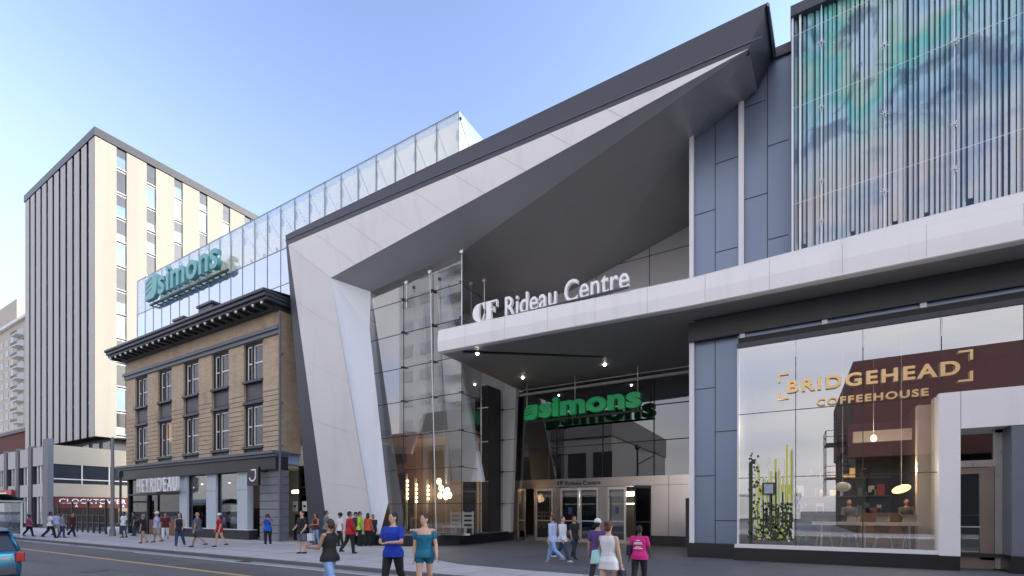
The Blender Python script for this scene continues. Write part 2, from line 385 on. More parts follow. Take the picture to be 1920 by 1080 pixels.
def text_islands(s, bold=0.0, depth=0.05, spacing=1.0):
    """letters of a text as separate lists (verts, faces), lying in the XZ plane and facing -Y, cap height ~0.7"""
    cu = bpy.data.curves.new('lettering', 'FONT'); cu.body = s; cu.offset = bold; cu.extrude = depth; cu.space_character = spacing
    cu.resolution_u = 5
    o = bpy.data.objects.new('lettering', cu); col.objects.link(o)
    me = bake(o); bpy.data.curves.remove(cu)
    bm = bmesh.new(); bm.from_mesh(me); bpy.data.meshes.remove(me)
    bmesh.ops.remove_doubles(bm, verts=bm.verts, dist=1e-5)
    bm.verts.ensure_lookup_table(); seen = set(); isl = []
    for v in bm.verts:
        if v.index in seen: continue
        st = [v]; seen.add(v.index); comp = []
        while st:
            a = st.pop(); comp.append(a)
            for e in a.link_edges:
                q = e.other_vert(a)
                if q.index not in seen: seen.add(q.index); st.append(q)
        isl.append(comp)
    groups = []
    for comp in sorted(isl, key=lambda c: min(v.co.x for v in c)):
        x0 = min(v.co.x for v in comp); x1 = max(v.co.x for v in comp)
        for g in groups:
            if min(x1, g[1])-max(x0, g[0]) > 0.6*min(x1-x0, g[1]-g[0]):
                g[0] = min(g[0], x0); g[1] = max(g[1], x1); g[2] += comp; break
        else: groups.append([x0, x1, list(comp)])
    out = []
    for x0, x1, comp in groups:
        ids = {v.index: k for k, v in enumerate(comp)}
        vs = [(v.co.x, -v.co.z, v.co.y) for v in comp]
        fs = [tuple(ids[v.index] for v in f.verts) for f in bm.faces if f.verts[0].index in ids]
        out.append((vs, fs))
    bm.free()
    return out
def lettering(s, parent, m, x0, x1, y, z0, z1, depth=0.06, bold=0.0, spacing=1.0, name='letter', merge=False, slope=0.0):
    isl = text_islands(s, bold, 0.5, spacing)
    allv = [v for vs, _ in isl for v in vs]
    ax, bx = min(v[0] for v in allv), max(v[0] for v in allv)
    az, bz = min(v[2] for v in allv), max(v[2] for v in allv)
    def T(v):
        x = x0+(v[0]-ax)/(bx-ax)*(x1-x0)
        return (x, y + v[1]*depth, z0+(v[2]-az)/(bz-az)*(z1-z0) + slope*(x-x0))
    if merge:
        mb = B()
        for vs, fs in isl:
            k = len(mb.v); mb.v += [T(v) for v in vs]; mb.f += [tuple(i+k for i in f) for f in fs]
        return mb.build(name, m, parent)
    for vs, fs in isl:
        mb = B(); mb.v = [T(v) for v in vs]; mb.f = list(fs); mb.build(name, m, parent)

# ================================================================== SETTING
ROAD = -0.12
struct(B().box(-900, 900, -900, 900, ROAD-0.5, ROAD-0.03), 'ground', 'asphalt')
struct(B().face((-400, -3.5, ROAD), (120, -3.5, ROAD), (120, 10.45, ROAD), (-400, 10.45, ROAD)), 'road', 'asphalt')
struct(B().box(-400, 120, 10.7, 70, ROAD, 0), 'pavement', 'concrete')
struct(B().box(-400, 120, 10.5, 10.7, ROAD, -0.004), 'kerb', 'kerb')
struct(B().box(-400, 120, 10.05, 10.5, ROAD-0.02, ROAD+0.008), 'gutter_strip', 'gutter')
struct(B().box(-400, 120, -40, -3.5, ROAD, 0), 'opposite_pavement', 'concrete')
mb = B(); mb.v = [(p[0], p[1], 0.005) for p in [(-15.9, 18.4), (-13.2, 15.2), (-11.4, 13.6), (-9.6, 12.85), (-7, 12.6), (40, 12.5), (40, 30), (-15.2, 30)]]; mb.f = [tuple(range(8))]
struct(mb, 'plaza_paving', 'plaza')
mb = B()
for k in range(34): mb.box(-62+1.5*k, -61.982+1.5*k, 10.72, 17, 0.001, 0.003)
for y in (12.2, 13.7, 15.2): mb.box(-62, -11, y, y+0.018, 0.0012, 0.0032)
for k in range(14): mb.box(-11+1.5*k, -10.982+1.5*k, 10.72, 12.5, 0.001, 0.003)
struct(mb, 'pavement_joints', 'kerb')
struct(B().box(-400, 120, 8.02, 8.17, ROAD, ROAD+0.005), 'yellow_road_line', 'yellow_paint')
mb = B()
for x0, y0 in ((-19, 6.3), (-33, 5.2)): mb.tube((x0, y0, ROAD-0.02), (x0, y0, ROAD+0.007), 0.36, 20)
struct(mb, 'manhole_covers', 'near_black')
mb = B()
for cx_, cy_, ln, ax_ in ((-14, 6.9, 14, 0), (-30, 6.0, 18, 0), (-24, 9.2, 12, 0), (-17.5, 3, 6, 1), (-27, 4, 6, 1), (-38, 5, 5, 1)):
    px0_, py0_ = cx_, cy_; k = 0.0
    while k < ln:
        st_ = random.uniform(0.3, 0.8); w = random.uniform(-0.22, 0.22)
        nx, ny = (px0_-st_, py0_+w*0.5) if ax_ == 0 else (px0_+w, py0_+st_)
        d = Vector((ny-py0_, -(nx-px0_), 0)).normalized()*random.uniform(0.015, 0.035)
        mb.face((px0_-d.x, py0_-d.y, ROAD+0.003), (px0_+d.x, py0_+d.y, ROAD+0.003), (nx+d.x, ny+d.y, ROAD+0.003), (nx-d.x, ny-d.y, ROAD+0.003)); px0_, py0_ = nx, ny; k += st_
struct(mb, 'road_cracks', 'charcoal')
mb = B()
for x0 in (-18, -34): mb.box(x0, x0+0.6, 10.1, 10.45, ROAD, ROAD+0.014)
struct(mb, 'drain_grates', 'near_black')
struct(B().box(-26, 120, 9.98, 10.04, ROAD, ROAD+0.012), 'white_road_line', 'white_paint')

# ================================================================== SHOPPING CENTRE
mall = thing('shopping_centre', 'modern white and dark grey shopping centre with tilted portal, glass atrium and long white canopy', 'shopping centre', (-10, 19, 0))
TL = onY(535, 441, 17); D = onY(1438, 5, 17); A = onY(541, 459, 17); Bt = onY(1405, 91, 17)
C = onY(620, 521, 17.5); J = onY(618, HY, 17.1); J.z = 0; O = onY(581, HY, 17.0); O.z = 0; K = onY(704, HY, 17.8); K.z = 0
G1 = onY(695, 547, 19); G2 = onY(866, 472, 19); P = onY(693, 618, 19); R = onY(728, 943, 19); S = onY(707, HY, 18.3); S.z = 0.0
Fp = onY(1420, 170, 19.55); W = onY(1299, 262, 19.62); R2 = onY(1299, 420, 25); Mb = onY(1070, 545, 25); Lb = Vector((G1.x, 25, 14.0)); E = onY(1450, 105, 19.5)
E2 = Vector((E.x, 25, 18.0)); TLb = Vector((TL.x, 25, 17.4))
mb = B(); mb.prism([TL, D, Bt, A], (0, 0.25, 0)); mb.prism([TL, A, J, O], (0, 0.25, 0))
mb.face(Bt, D, E); mb.face(Bt, E, Fp)
mb.face(TL, D, E); mb.face(TL, E, E2); mb.face(TL, E2, TLb)
mb.face(TL, TLb, (O.x, 25, 0), O)
mb.build('portal_frame', 'dark_frame', mall, fix=False)
cap = B()
dn = (D-TL).normalized()
cap.tube(TL+Vector((0, -0.02, -0.30)), D+Vector((-0.15, -0.02, -1.02)), 0.018, 4)
cap.prism([D+Vector((0, -0.03, 0)), D+Vector((0.07, 0.05, 0.0)), E+Vector((0.09, -0.02, 0.1)), E+Vector((0, -0.06, 0))], (0, 0, -0.12))
cap.build('roof_trim', 'slate', mall)
off = Vector((0, -0.01, -0.004))
B().prism([A+off, Bt+off, C], (0, 0.08, 0.05)).build('fascia_panel', 'white_panel', mall)
B().face(A+off, C, K, J+Vector((0, -0.01, 0))).build('leg_panel', 'white_leg', mall)
mb = B(); mb.face(C, P, R); mb.face(C, R, S); mb.face(C, S, K)
mb.build('folded_panel', 'pale_leg', mall)
B().face(C, G1, P).build('return_panel', 'pale_leg', mall)
mb = B()
for t in ((C, G1, G2), (C, G2, Bt), (G1, Lb, Mb), (G1, Mb, G2), (G2, Mb, W), (Mb, R2, W), (G2, W, Bt), (Bt, W, Fp), (W, R2, Vector((-3.3, 25.3, R2.z+0.2))), (W, Vector((-3.3, 25.3, R2.z+0.2)), Vector((-3.3, 19.7, W.z+0.05)))): mb.face(*t)
mb.build('soffit', 'soffit', mall)
# back wall above the entrance, with panel joints
mb = B().box(-15.3, -3.5, 25.0, 25.4, 9.0, 17.4); mb.build('recess_wall', 'light_panel', mall)
mb = B()
for z in (11.2, 13.1, 15.0): mb.box(-15, -3.5, 24.985, 25.0, z, z+0.03)
for x in (-12.4, -9.4, -6.5): mb.box(x, x+0.03, 24.983, 25.0, 9.2, 17)
mb.build('wall_joint', 'seam', mall)

mb = B()
def seam(p, q, w=0.006, off=(0, -0.016, -0.006)):
    p = Vector(p)+Vector(off); q = Vector(q)+Vector(off); d = (q-p).normalized(); n = d.cross(Vector((0, 1, 0))).normalized()*w
    mb.prism([p-n, p+n, q+n, q-n], (0, 0.006, 0))
for t in (0.10, 0.2, 0.3, 0.4, 0.5, 0.6, 0.7, 0.8):
    p = A.lerp(Bt, t); q = C.lerp(Bt, t); seam(p, q)
seam(A, C)
for t in (0.2, 0.4, 0.6, 0.8): seam(A.lerp(J, t), C.lerp(K, t), off=(0.0, -0.012, 0))
mb.build('fascia_seam', mat('seam_grey', (0.48, 0.47, 0.47), 0.6), mall)
# --- right-hand wing: grey cladding
XL = XY(1293, 19.6)
XS = XY(1384, 19.2)
UZ = 8.28
mb = B().box(XL, 26, 19.6, 32, UZ, 18.0); mb.box(XL, XS-0.02, 19.6, 26, 0, UZ)
mb.box(XL, 26, 30, 32, 0, UZ)
mb.build('cladding_wall', 'grey_panel', mall)
B().box(XL-0.02, 26.05, 19.5, 32.1, 18.0, 18.35).build('parapet_coping', 'dark_frame', mall)
mb = B()
def vj(px, z0, z1, Y=19.6): x = XY(px, Y); mb.box(x-0.012, x+0.012, Y-0.012, Y, z0, z1)
def hj(p0, p1, py, Y=19.6):
    z = onY(p0, py, Y).z; mb.box(XY(p0, Y), XY(p1, Y), Y-0.011, Y, z-0.014, z+0.014)
vj(1341, 0.55, UZ); vj(1341, 10.1, 17.5); vj(1439, 10.1, 17.9)
for a, b, y in ((1303, 1341, 731), (1341, 1384, 810), (1303, 1341, 893), (1341, 1384, 976), (1303, 1341, 404), (1341, 1384, 308), (1341, 1384, 474), (1395, 1439, 375), (1439, 1478, 275), (1439, 1478, 450), (1396, 1436, 203)): hj(a, b, y)
mb.build('panel_joint', 'seam', mall)
mb = B(); mb.box(XY(1293, 19.5), XY(1302, 19.5), 19.42, 19.6, 0.55, 9.1); mb.box(XY(1293, 19.5), XY(1301, 19.5), 19.42, 19.6, 10.1, 16.3)
mb.box(XY(1385, 19.5), XY(1395, 19.5), 19.42, 19.6, 10.1, 16.85)
mb.build_each('fin', 'fin_white', mall)
B().box(XL-0.04, XS-0.12, 19.36, 19.6, 0, 0.55).build('plinth', 'black', mall)
mb = B()
x0, x1 = XY(1442, 22), XY(1490, 22)
for k in range(9):
    x = x0+(x1-x0)*k/8; mb.box(x-0.025, x+0.025, 21.98, 22.02, 18.35, 20.3)
mb.box(x0, x1+6, 21.97, 22.03, 20.3, 20.36)
mb.build('roof_railing', 'rod', mall)

# --- long white canopy over the pavement
T0 = onY(821, 617, 17.3); T0.z = 10.2
front = [(T0.x, 17.3), (-8.5, 17.62), (-3.2, 18.0), (26, 18.0)]
bot = [9.12, 9.12, 9.12, 8.9]
rows = []
tops = [10.2, 10.2, 10.2, 10.95]
for (x, y), zb, zt_ in zip(front, bot, tops):
    rows.append([(x, y+0.14, zt_), (x, y+0.02, zt_-0.08), (x, y-0.03, 9.6), (x, y, zb+0.03), (x, y+0.05, zb), (x, y+0.3, zb)])
mb = B(); mb.sweep(None, rows)
mb.face((T0.x, 17.42, 10.2), (T0.x-0.02, 24.9, 10.2), (T0.x-0.02, 24.9, 9.12), (T0.x, 17.32, 9.12))
mb.build('canopy_fascia', 'white_panel', mall)
mb = B()
def fy(x):
    for (xa, ya), (xb_, yb) in zip(front, front[1:]):
        if xa <= x <= xb_: return ya+(yb-ya)*(x-xa)/(xb_-xa)
for k in range(14):
    x = T0.x+1.5+2.0*k
    if x > 12: break
    y = fy(x); mb.prism([(x-0.008, y-0.034, 9.6), (x+0.008, y-0.034, 9.6), (x+0.008, y+0.016, 10.12), (x-0.008, y+0.016, 10.12)], (0, 0.01, 0)); mb.prism([(x-0.008, y-0.004, 9.15), (x+0.008, y-0.004, 9.15), (x+0.008, y-0.034, 9.6), (x-0.008, y-0.034, 9.6)], (0, 0.01, 0))
mb.build_each('canopy_seam', M['seam_grey'], mall)
B().prism([(T0.x, 17.42, 10.19), (-3.2, 18.14, 10.19), (26, 18.14, 10.19), (26, 19.6, 10.19), (-3.5, 19.6, 10.19), (-3.5, 24.98, 10.19), (T0.x, 24.98, 10.19)], (0, 0, -0.05)).build('canopy_roof', 'light_panel', mall)
mb = B(); mb.prism([(T0.x+0.02, 17.36, 9.14), (-8.5, 17.7, 9.14), (-3.2, 18.05, 9.14), (-3.2, 24.98, 9.02), (T0.x+0.02, 24.98, 9.02)], (0, 0, 0.06))
mb.prism([(-3.2, 18.05, 9.14), (26, 18.05, 8.92), (26, 19.6, 8.92), (-3.2, 19.6, 9.1)], (0, 0, 0.06))
mb.build('canopy_soffit', 'canopy_soffit', mall)
mb = B()
def slot(a, b):
    pa, pb = onZ(*a, 9.06), onZ(*b, 9.06); d = (pb-pa).normalized(); n = Vector((-d.y, d.x, 0))*0.09
    mb.prism([pa-n, pb-n, pb+n, pa+n], (0, 0, 0.05))
slot((868, 661), (1140, 670)); slot((965, 710), (1152, 683))
mb.build_each('light_slot', 'black', mall)
mb = B()
for px, py in ((895, 663), (980, 708), (1134, 684)): mb.ball(tuple(onZ(px, py, 9.04)), 0.07, 8, 5)
mb.build_each('downlight', 'spot_lamp', mall)
B().box(XL, 26, 19.3, 19.62, UZ, 9.02).build('bulkhead', 'near_black', mall)

# --- art screen of printed glass strips on the upper wall
scr = thing('glass_art_screen', 'tall screen of printed teal and blue glass strips on the wall above the canopy', 'art screen', (3, 18.7, 10.3))
sx0 = XY(1486, 18.7)
mb = B(); k = 0; x = sx0+0.06
while x < 9.5:
    t = random.uniform(-0.03, 0.03); w_ = random.uniform(0.075, 0.115); zb_ = 10.35+(random.random() < 0.2)*random.uniform(0, 0.5)
    mb.prism([(x, 18.66, zb_), (x+w_, 18.70+t, zb_), (x+w_, 18.712+t, zb_), (x, 18.672, zb_)], (0, 0, 18.28-zb_)); x += 0.116+random.uniform(-0.008, 0.018)
mb.build('glass_strip', 'printed_glass', scr)
B().box(sx0-0.02, 9.6, 19.2, 19.5, 10.25, 18.3).build('backing_wall', mat('screen_backing', (0.15, 0.24, 0.34), 0.5, 0, 0.25, 0.5), scr)
mb = B()
for x in (sx0, sx0+0.22): mb.box(x-0.03, x+0.03, 18.55, 18.62, 10.25, 18.28)
mb.box(sx0, 9.6, 18.5, 18.8, 10.22, 10.34)
mb.build('screen_frame', 'fin_white', scr)
B().box(sx0-0.06, 9.6, 18.45, 19.49, 18.28, 18.62).build('top_cap', 'dark_frame', scr)
mb = B(); mc = B(); zs = [11.2, 12.5, 14.9, 17.0]
for i, px in enumerate((1540, 1658, 1790)):
    x = XY(px, 18.5); mb.tube((x, 18.5, 10.35), (x, 18.5, 18.3), 0.012, 5)
    for z in zs:
        z += (0.0, -0.9, 0.5)[i]
        for ang in (0.4, 1.2, 2.0, 2.8):
            a = Vector((math.cos(ang), 0, math.sin(ang)))*0.11; c0 = Vector((x, 18.47, z)); mc.tube(c0-a, c0+a, 0.010, 5)
        mc.ball((x, 18.45, z), 0.035, 8, 5)
for z in (12.0, 15.2, 17.6):
    mb.tube((sx0, 18.5, z), (9.5, 18.5, z+0.55), 0.008, 4)
mb.build_each('cable', 'rod', scr); mc.build_each('spider_fixing', 'rod', scr)

# --- atrium glass and inside
gx0, gx1 = G1.x, G2.x
gz = [0.62, 2.15, 3.95, 5.75, 7.6, 9.4, 11.25, 13.0]
mb = B(); mb.face((onY(728, HY, 19).x, 19, 0.55), (gx1, 19, 0.55), tuple(G2), tuple(G1), tuple(P), tuple(R)); 
mb.build('atrium_glass', 'mall_glass', mall)
B().face((gx1, 19, 0.55), (gx1-0.1, 20.9, 0.55), (gx1-0.1, 20.9, 14.2), tuple(G2)).build('return_glass', 'return_pane', mall)
mb = B(); xs = [XY(757, 19), XY(812, 19)]
def leftedge(z):
    pts = [G1, P, R, Vector((R.x-0.2, 19, 0.5))]
    for a, b in zip(pts, pts[1:]):
        if b.z <= z <= a.z: t = (z-b.z)/(a.z-b.z+1e-6); return b.x+(a.x-b.x)*t
    return G1.x
for z in gz:
    mb.box(leftedge(z), gx1, 18.985, 19.0, z-0.016, z+0.016); mb.box(gx1-0.1, gx1-0.06, 19, 20.9, z-0.016, z+0.016)
for x in xs+[gx1]: mb.box(x-0.014, x+0.014, 18.985, 19.0, 0.6, 13.9)
mb.build('glass_joint', 'seam', mall)
mb = B()
for x in xs+[gx1]:
    for z in gz[1:]: mb.box(x-0.02, x+0.16, 18.8, 18.96, z-0.03, z+0.03)
mb.build_each('glass_clamp', 'charcoal', mall)
mb = B(); r0 = onY(806, 512, 18.6); mb.tube(r0, (XY(818, 18.6), 18.6, 0.6), 0.024, 8)
r1 = onY(866, 474, 18.6); mb.tube(r1, (r1.x, 18.6, 10.2), 0.02, 6)
r2 = onY(908, 528, 20.5); mb.tube(r2, (r2.x, 20.5, 10.2), 0.025, 6)
r3 = onY(762, 532, 18.7); mb.tube(r3, (r3.x, 18.7, 12.4), 0.018, 6)
for r in (r0, r1, r2, r3): mb.box(r.x-0.09, r.x+0.09, r.y-0.05, r.y+0.05, r.z-0.02, r.z+0.12)
rr = onY(902, 700, 21); mb.tube((rr.x, 21, 9.0), (rr.x, 21, 0.6), 0.035, 6)
for z in (3.3, 5.4, 7.2): mb.box(rr.x, rr.x+0.45, 20.97, 21.03, z, z+0.05)
mb.build_each('tension_rod', 'rod', mall)
# plinth in front of the atrium (curving back towards the doors)
pl = [(-20.0, 17.45), (-18.2, 17.5), (-16.6, 17.9), (-15.6, 18.7), (-15.0, 20.0), (-14.7, 22), (-14.65, 25)]
mb = B(); poly = [(x, y, 0) for x, y in pl]+[(-20, 25, 0)]; mb.prism(poly, (0, 0, 0.52)); mb.build('atrium_plinth', 'black', mall)
mb = B(); mb.prism([(x+0.02, y-0.02, 0.522) for x, y in pl]+[(-20.2, 27, 0.522)], (0, 0, 0.03)); mb.build('atrium_floor', 'slate', mall)
mb = B(); mb.box(-27, -14.9, 25.6, 25.9, 0.5, 17.0); mb.box(-24.3, -23.9, 19.2, 25.6, 0.5, 14.2); mb.build('atrium_wall', 'interior_grey', mall)
mb = B(); mb.box(-24, -15, 25.3, 25.58, 0.5, 6.2); mb.build('inner_partition', 'interior_warm', mall)
B().box(-24, -16.5, 22.5, 25.5, 6.2, 6.6).build('mezzanine_slab', 'white_panel', mall)
# second leg of the portal behind the glass, and the white panelled leg beside the doors
a = [onY(815, 505, 20.4), onY(829, 505, 20.4), onY(905, 903, 20.4), onY(848, 903, 20.4)]
B().prism(a, (0, 0.25, 0)).build('inner_leg', 'pale_leg', mall)
a = [onY(700, 552, 21.5), onY(790, 560, 21.5), onY(800, 760, 21.5), onY(770, 850, 21.5), onY(735, 850, 21.5)]
B().prism(a, (0, 0.2, 0)).build('leg_reflection_panel', 'pale_leg', mall)  # added pale panel standing for the left leg's reflection in the glass
mb = B(); mb.box(XY(899, 23), XY(915, 23), 23.0, 24.4, 0.5, 9.02); mb.build('dark_pier', 'near_black', mall)
q = [onY(926, 712, 24.4), onY(968, 733, 24.4), onY(957, HY, 24.4), onY(925, HY, 24.4)]; q[2].z = 0.5; q[3].z = 0.5; q[0].z = q[1].z = 9.02
B().prism(q, (0, 0.3, 0)).build('panelled_leg', 'white_panel', mall)
mb = B()
for z in (2.2, 4.1, 6.0, 7.8): mb.box(XY(926, 24.3), XY(964, 24.3), 24.36, 24.4, z, z+0.025)
x = XY(940, 24.3); mb.box(x-0.012, x+0.012, 24.36, 24.4, 0.5, 9)
for z in (2.2, 4.1, 6.0, 7.8): mb.box(x-0.2, x+0.2, 24.2, 24.3, z-0.03, z+0.03)
mb.build('leg_joint', 'seam', mall)
B().box(XY(868, 21.5), XY(890, 21.5), 21.5, 21.7, 0.55, 3.6).build('display_panel', 'charcoal', mall)

# lamps in the atrium window
def bulb_strip(px, Y, z0, n, lab):
    x = XY(px, Y); t = thing('light_column', lab, 'lamp', (x, Y, 0.55), 'bulb columns in the atrium')
    mb = B().box(x-0.2, x-0.06, Y, Y+0.1, 0.55, z0+n*0.3+0.1); mb.build('post', 'fin_white', t)
    for k in range(n): B().ball((x+0.05, Y-0.05, z0+0.28*k), 0.085, 8, 6).build('bulb', 'warm_bulb', t)
bulb_strip(764, 23.5, 2.6, 5, 'slim white post with five warm bulbs, leftmost inside the atrium glass')
bulb_strip(781, 24.5, 2.4, 5, 'slim post with a column of warm bulbs second from left inside the atrium')
bulb_strip(803, 25.0, 2.6, 4, 'slim post with four warm bulbs left of the pendant cluster in the atrium')
bulb_strip(921, 24.0, 2.7, 4, 'slim post with warm bulbs beside the white panelled leg near the doors')
px_ = XY(834, 22.5); t = thing('bulb_cluster', 'cluster of bright warm globe lamps on a white stem hanging inside the atrium', 'lamp', (px_, 22.5, 3))
B().tube((px_+0.2, 22.5, 5.7), (px_+0.2, 22.5, 3.4), 0.1, 8).build('stem', 'fin_white', t)
for i, (dx, dz) in enumerate(((-0.55, 0.55), (-0.45, 0.05), (-0.1, -0.25), (0.25, -0.15), (0.35, -0.5), (-0.65, -0.5), (0.1, -0.6))):
    B().ball((px_+dx*0.8, 22.5+0.1*(i % 3), 3.1+dz*0.8), (0.16, 0.12, 0.2), 8, 6).build('globe', 'warm_bulb', t)
pl_ = bpy.data.lights.new('cluster_glow', 'POINT'); pl_.energy = 18; pl_.color = (1, 0.7, 0.4); pl_.shadow_soft_size = 0.4
o = bpy.data.objects.new('cluster_glow', pl_); col.objects.link(o); o.location = (px_-0.3, 22.0, 3.1)
# white slatted bench in the atrium window
bx0, bx1 = XY(835, 19.9), XY(893, 20.6)
bench = thing('slatted_bench', 'white slatted bench standing on the plinth inside the atrium window', 'bench', ((bx0+bx1)/2, 20.2, 0.55))
mb = B()
for i in range(4): mb.box(bx0, bx1, 20.35, 20.4, 0.85+0.24*i, 0.98+0.24*i)
mb.build('backrest', 'white_furniture', bench)
mb = B()
for i in range(4): mb.box(bx0, bx1, 19.65+0.17*i, 19.77+0.17*i, 0.9, 0.95)
mb.build('seat', 'white_furniture', bench)
for x in (bx0, bx0+0.8, bx1-0.9, bx1-0.08):
    B().box(x, x+0.09, 19.65, 19.74, 0.55, 0.9).box(x, x+0.09, 20.3, 20.35, 0.55, 1.75).build('leg', 'white_furniture', bench)
B().box(bx0-0.2, bx1+0.4, 19.3, 19.5, 0.552, 0.64).build('footboard', 'white_furniture', bench)

# --- entrance wall: stainless steel below, glazing above
YE = 25.0
ex0, ex1 = XY(960, YE), XL
mb = B(); d1a, d1b = XY(969, YE), XY(1003, YE)
doors = [(1003, 1036), (1050, 1085), (1086, 1121), (1138, 1173), (1174, 1221)]
holes = [(XY(970, YE), XY(1001, YE)), (XY(1003, YE), XY(1036, YE)), (XY(1050, YE), XY(1121, YE)), (XY(1138, YE), XY(1221, YE))]
DZ = 3.08; prev = ex0
for a, b in holes:
    mb.box(prev, a, YE, YE+0.3, 0, DZ); prev = b
mb.box(prev, ex1, YE, YE+0.3, 0.5, DZ); mb.box(ex0, ex1, YE, YE+0.3, DZ, 3.6)
mb.build('steel_wall', 'steel', mall)
B().box(XY(1221, YE)+0.02, ex1, YE-0.06, YE+0.3, 0, 0.5).build('entrance_plinth', 'black', mall)
mb = B()
for px in (1254,): x = XY(px, YE); mb.box(x-0.01, x+0.01, YE-0.004, YE, 0.5, 3.6)
mb.box(ex0, ex1, YE-0.005, YE, DZ+0.02, DZ+0.035); mb.build('steel_joint', 'seam', mall)
B().box(XY(1287, 24.6), ex1-0.01, 24.4, 24.98, 0.0, 2.4).build('side_post', 'near_black', mall)
B().box(ex0, ex1, YE+0.04, YE+0.05, 3.6, 8.98).build('entrance_glass', 'dark_window', mall)
mb = B()
for px in (1043, 1130, 1226): x = XY(px, YE); mb.box(x-0.025, x+0.025, YE, YE+0.06, 3.6, 8.98)
for z in (5.42, 7.25, 8.7): mb.box(ex0, ex1, YE-0.005, YE+0.055, z-0.02, z+0.02)
mb.build('glazing_bar', 'seam', mall)
mb = B().box(ex0, ex1, YE-0.2, YE-0.02, 8.62, 8.74); mb.build('transom_bar', 'light_panel', mall)
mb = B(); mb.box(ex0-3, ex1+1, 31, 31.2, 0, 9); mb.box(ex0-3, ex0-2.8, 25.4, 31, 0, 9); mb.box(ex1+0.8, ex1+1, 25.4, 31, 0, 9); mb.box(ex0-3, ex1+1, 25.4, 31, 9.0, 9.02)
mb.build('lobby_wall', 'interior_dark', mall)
mb = B()
for y, z in ((26.6, 2.62), (27.5, 2.75), (29, 2.9), (30.5, 2.2)): mb.box(ex0+1, ex1-2, y, y+0.12, z, z+0.06)
mb.build_each('lobby_light', 'lit_strip', mall)
B().box(ex0-2.8, ex1+0.8, 25.4, 31, 0.0, 0.02).build('lobby_floor', 'slate', mall)
def door(x0, x1, ang=0.0, hinge='l', Y=YE+0.1, z1=DZ, sticker=True, bar=True):
    """a steel-framed glass leaf, turned by `ang` about its hinge"""
    ax = x0 if hinge == 'l' else x1; w = x1-x0
    def T(u, v): 
        s = 1 if hinge == 'l' else -1
        return (ax + s*(u*math.cos(ang)) + s*v*math.sin(ang)*0, Y - u*math.sin(ang) + v)
    def bar_(mb, u0, u1, z0, z, t=0.035):
        a, b = T(u0, -t), T(u1, -t); c, d = T(u1, t), T(u0, t)
        mb.prism([(a[0], a[1], z0), (b[0], b[1], z0), (c[0], c[1], z0), (d[0], d[1], z0)], (0, 0, z-z0))
    mb = B(); f = 0.11
    bar_(mb, 0, f, 0.02, z1); bar_(mb, w-f, w, 0.02, z1); bar_(mb, f, w-f, 0.02, 0.22); bar_(mb, f, w-f, z1-0.14, z1)
    o = mb.build('door', 'door_steel', mall)
    mb = B(); bar_(mb, f, w-f, 0.22, z1-0.14, 0.008); mb.build('pane', 'dark_window', o)
    mb = B()
    if bar: bar_(mb, f, w-f, 1.18, 1.24, 0.06)
    else: mb.box(0, 0, 0, 0, 0, 0)
    mb.build('handle', 'door_steel', o)
    if sticker:
        mb = B(); bar_(mb, w*0.42, w*0.62, 1.62, 1.98, 0.012); mb.build('sticker', 'blue_sticker', o)
door(holes[0][0], holes[0][0]+1.0, math.radians(35), 'l')
door(XY(1003, YE), XY(1036, YE), sticker=False); door(XY(1050, YE), XY(1085, YE)); door(XY(1086, YE), XY(1121, YE), sticker=False)
door(XY(1138, YE), XY(1173, YE)); door(XY(1221, YE)-1.25, XY(1221, YE), math.radians(62), 'r', sticker=False)
lettering('Rideau Centre', mall, 'black', XY(1060, YE), XY(1126, YE), YE-0.02, 3.23, 3.46, 0.03, 0.012, 1.05, 'door_lettering', merge=True)
mb = B()
def cf(mb, x, z, h, y, dep):
    """the heavy serif C and F of the emblem"""
    w = h*0.88
    out = [(x+w*0.62, z+h)]; n = 14
    for i in range(n+1):
        t = math.pi/2+math.pi*i/n; out.append((x+w*0.5+w*0.5*math.cos(t), z+h/2+h/2*math.sin(t)))
    out += [(x+w*0.8, z), (x+w*0.92, z+h*0.38), (x+w*0.84, z+h*0.38)]
    inn = [(x+w*0.74, z+h*0.08), (x+w*0.62, z+h*0.05)]
    for i in range(9):
        t = -math.pi/2-math.pi*i/8; inn.append((x+w*0.64+w*0.15*math.cos(t), z+h/2+h*0.45*math.sin(t)))
    inn += [(x+w*0.78, z+h*0.92), (x+w*0.84, z+h*0.64), (x+w*0.92, z+h*0.64), (x+w*0.92, z+h)]
    P2 = out+inn
    mb.prism([(a, y, b) for a, b in P2], (0, dep, 0))
    fx = x+w*0.98
    for a, b, c, d in ((0.06, 0.42, 0, 1), (0.0, 0.06, 0, 0.06), (0.42, 0.5, 0, 0.06), (0, 0.06, 0.93, 1), (0.42, 0.86, 0.91, 1), (0.80, 0.86, 0.62, 0.91), (0.42, 0.62, 0.47, 0.54), (0.60, 0.65, 0.36, 0.66)):
        mb.box(fx+w*a, fx+w*b, y, y+dep, z+h*c, z+h*d)
cf(mb, XY(1045, YE), 3.24, 0.22, YE-0.03, 0.02); mb.build('door_emblem', 'black', mall)

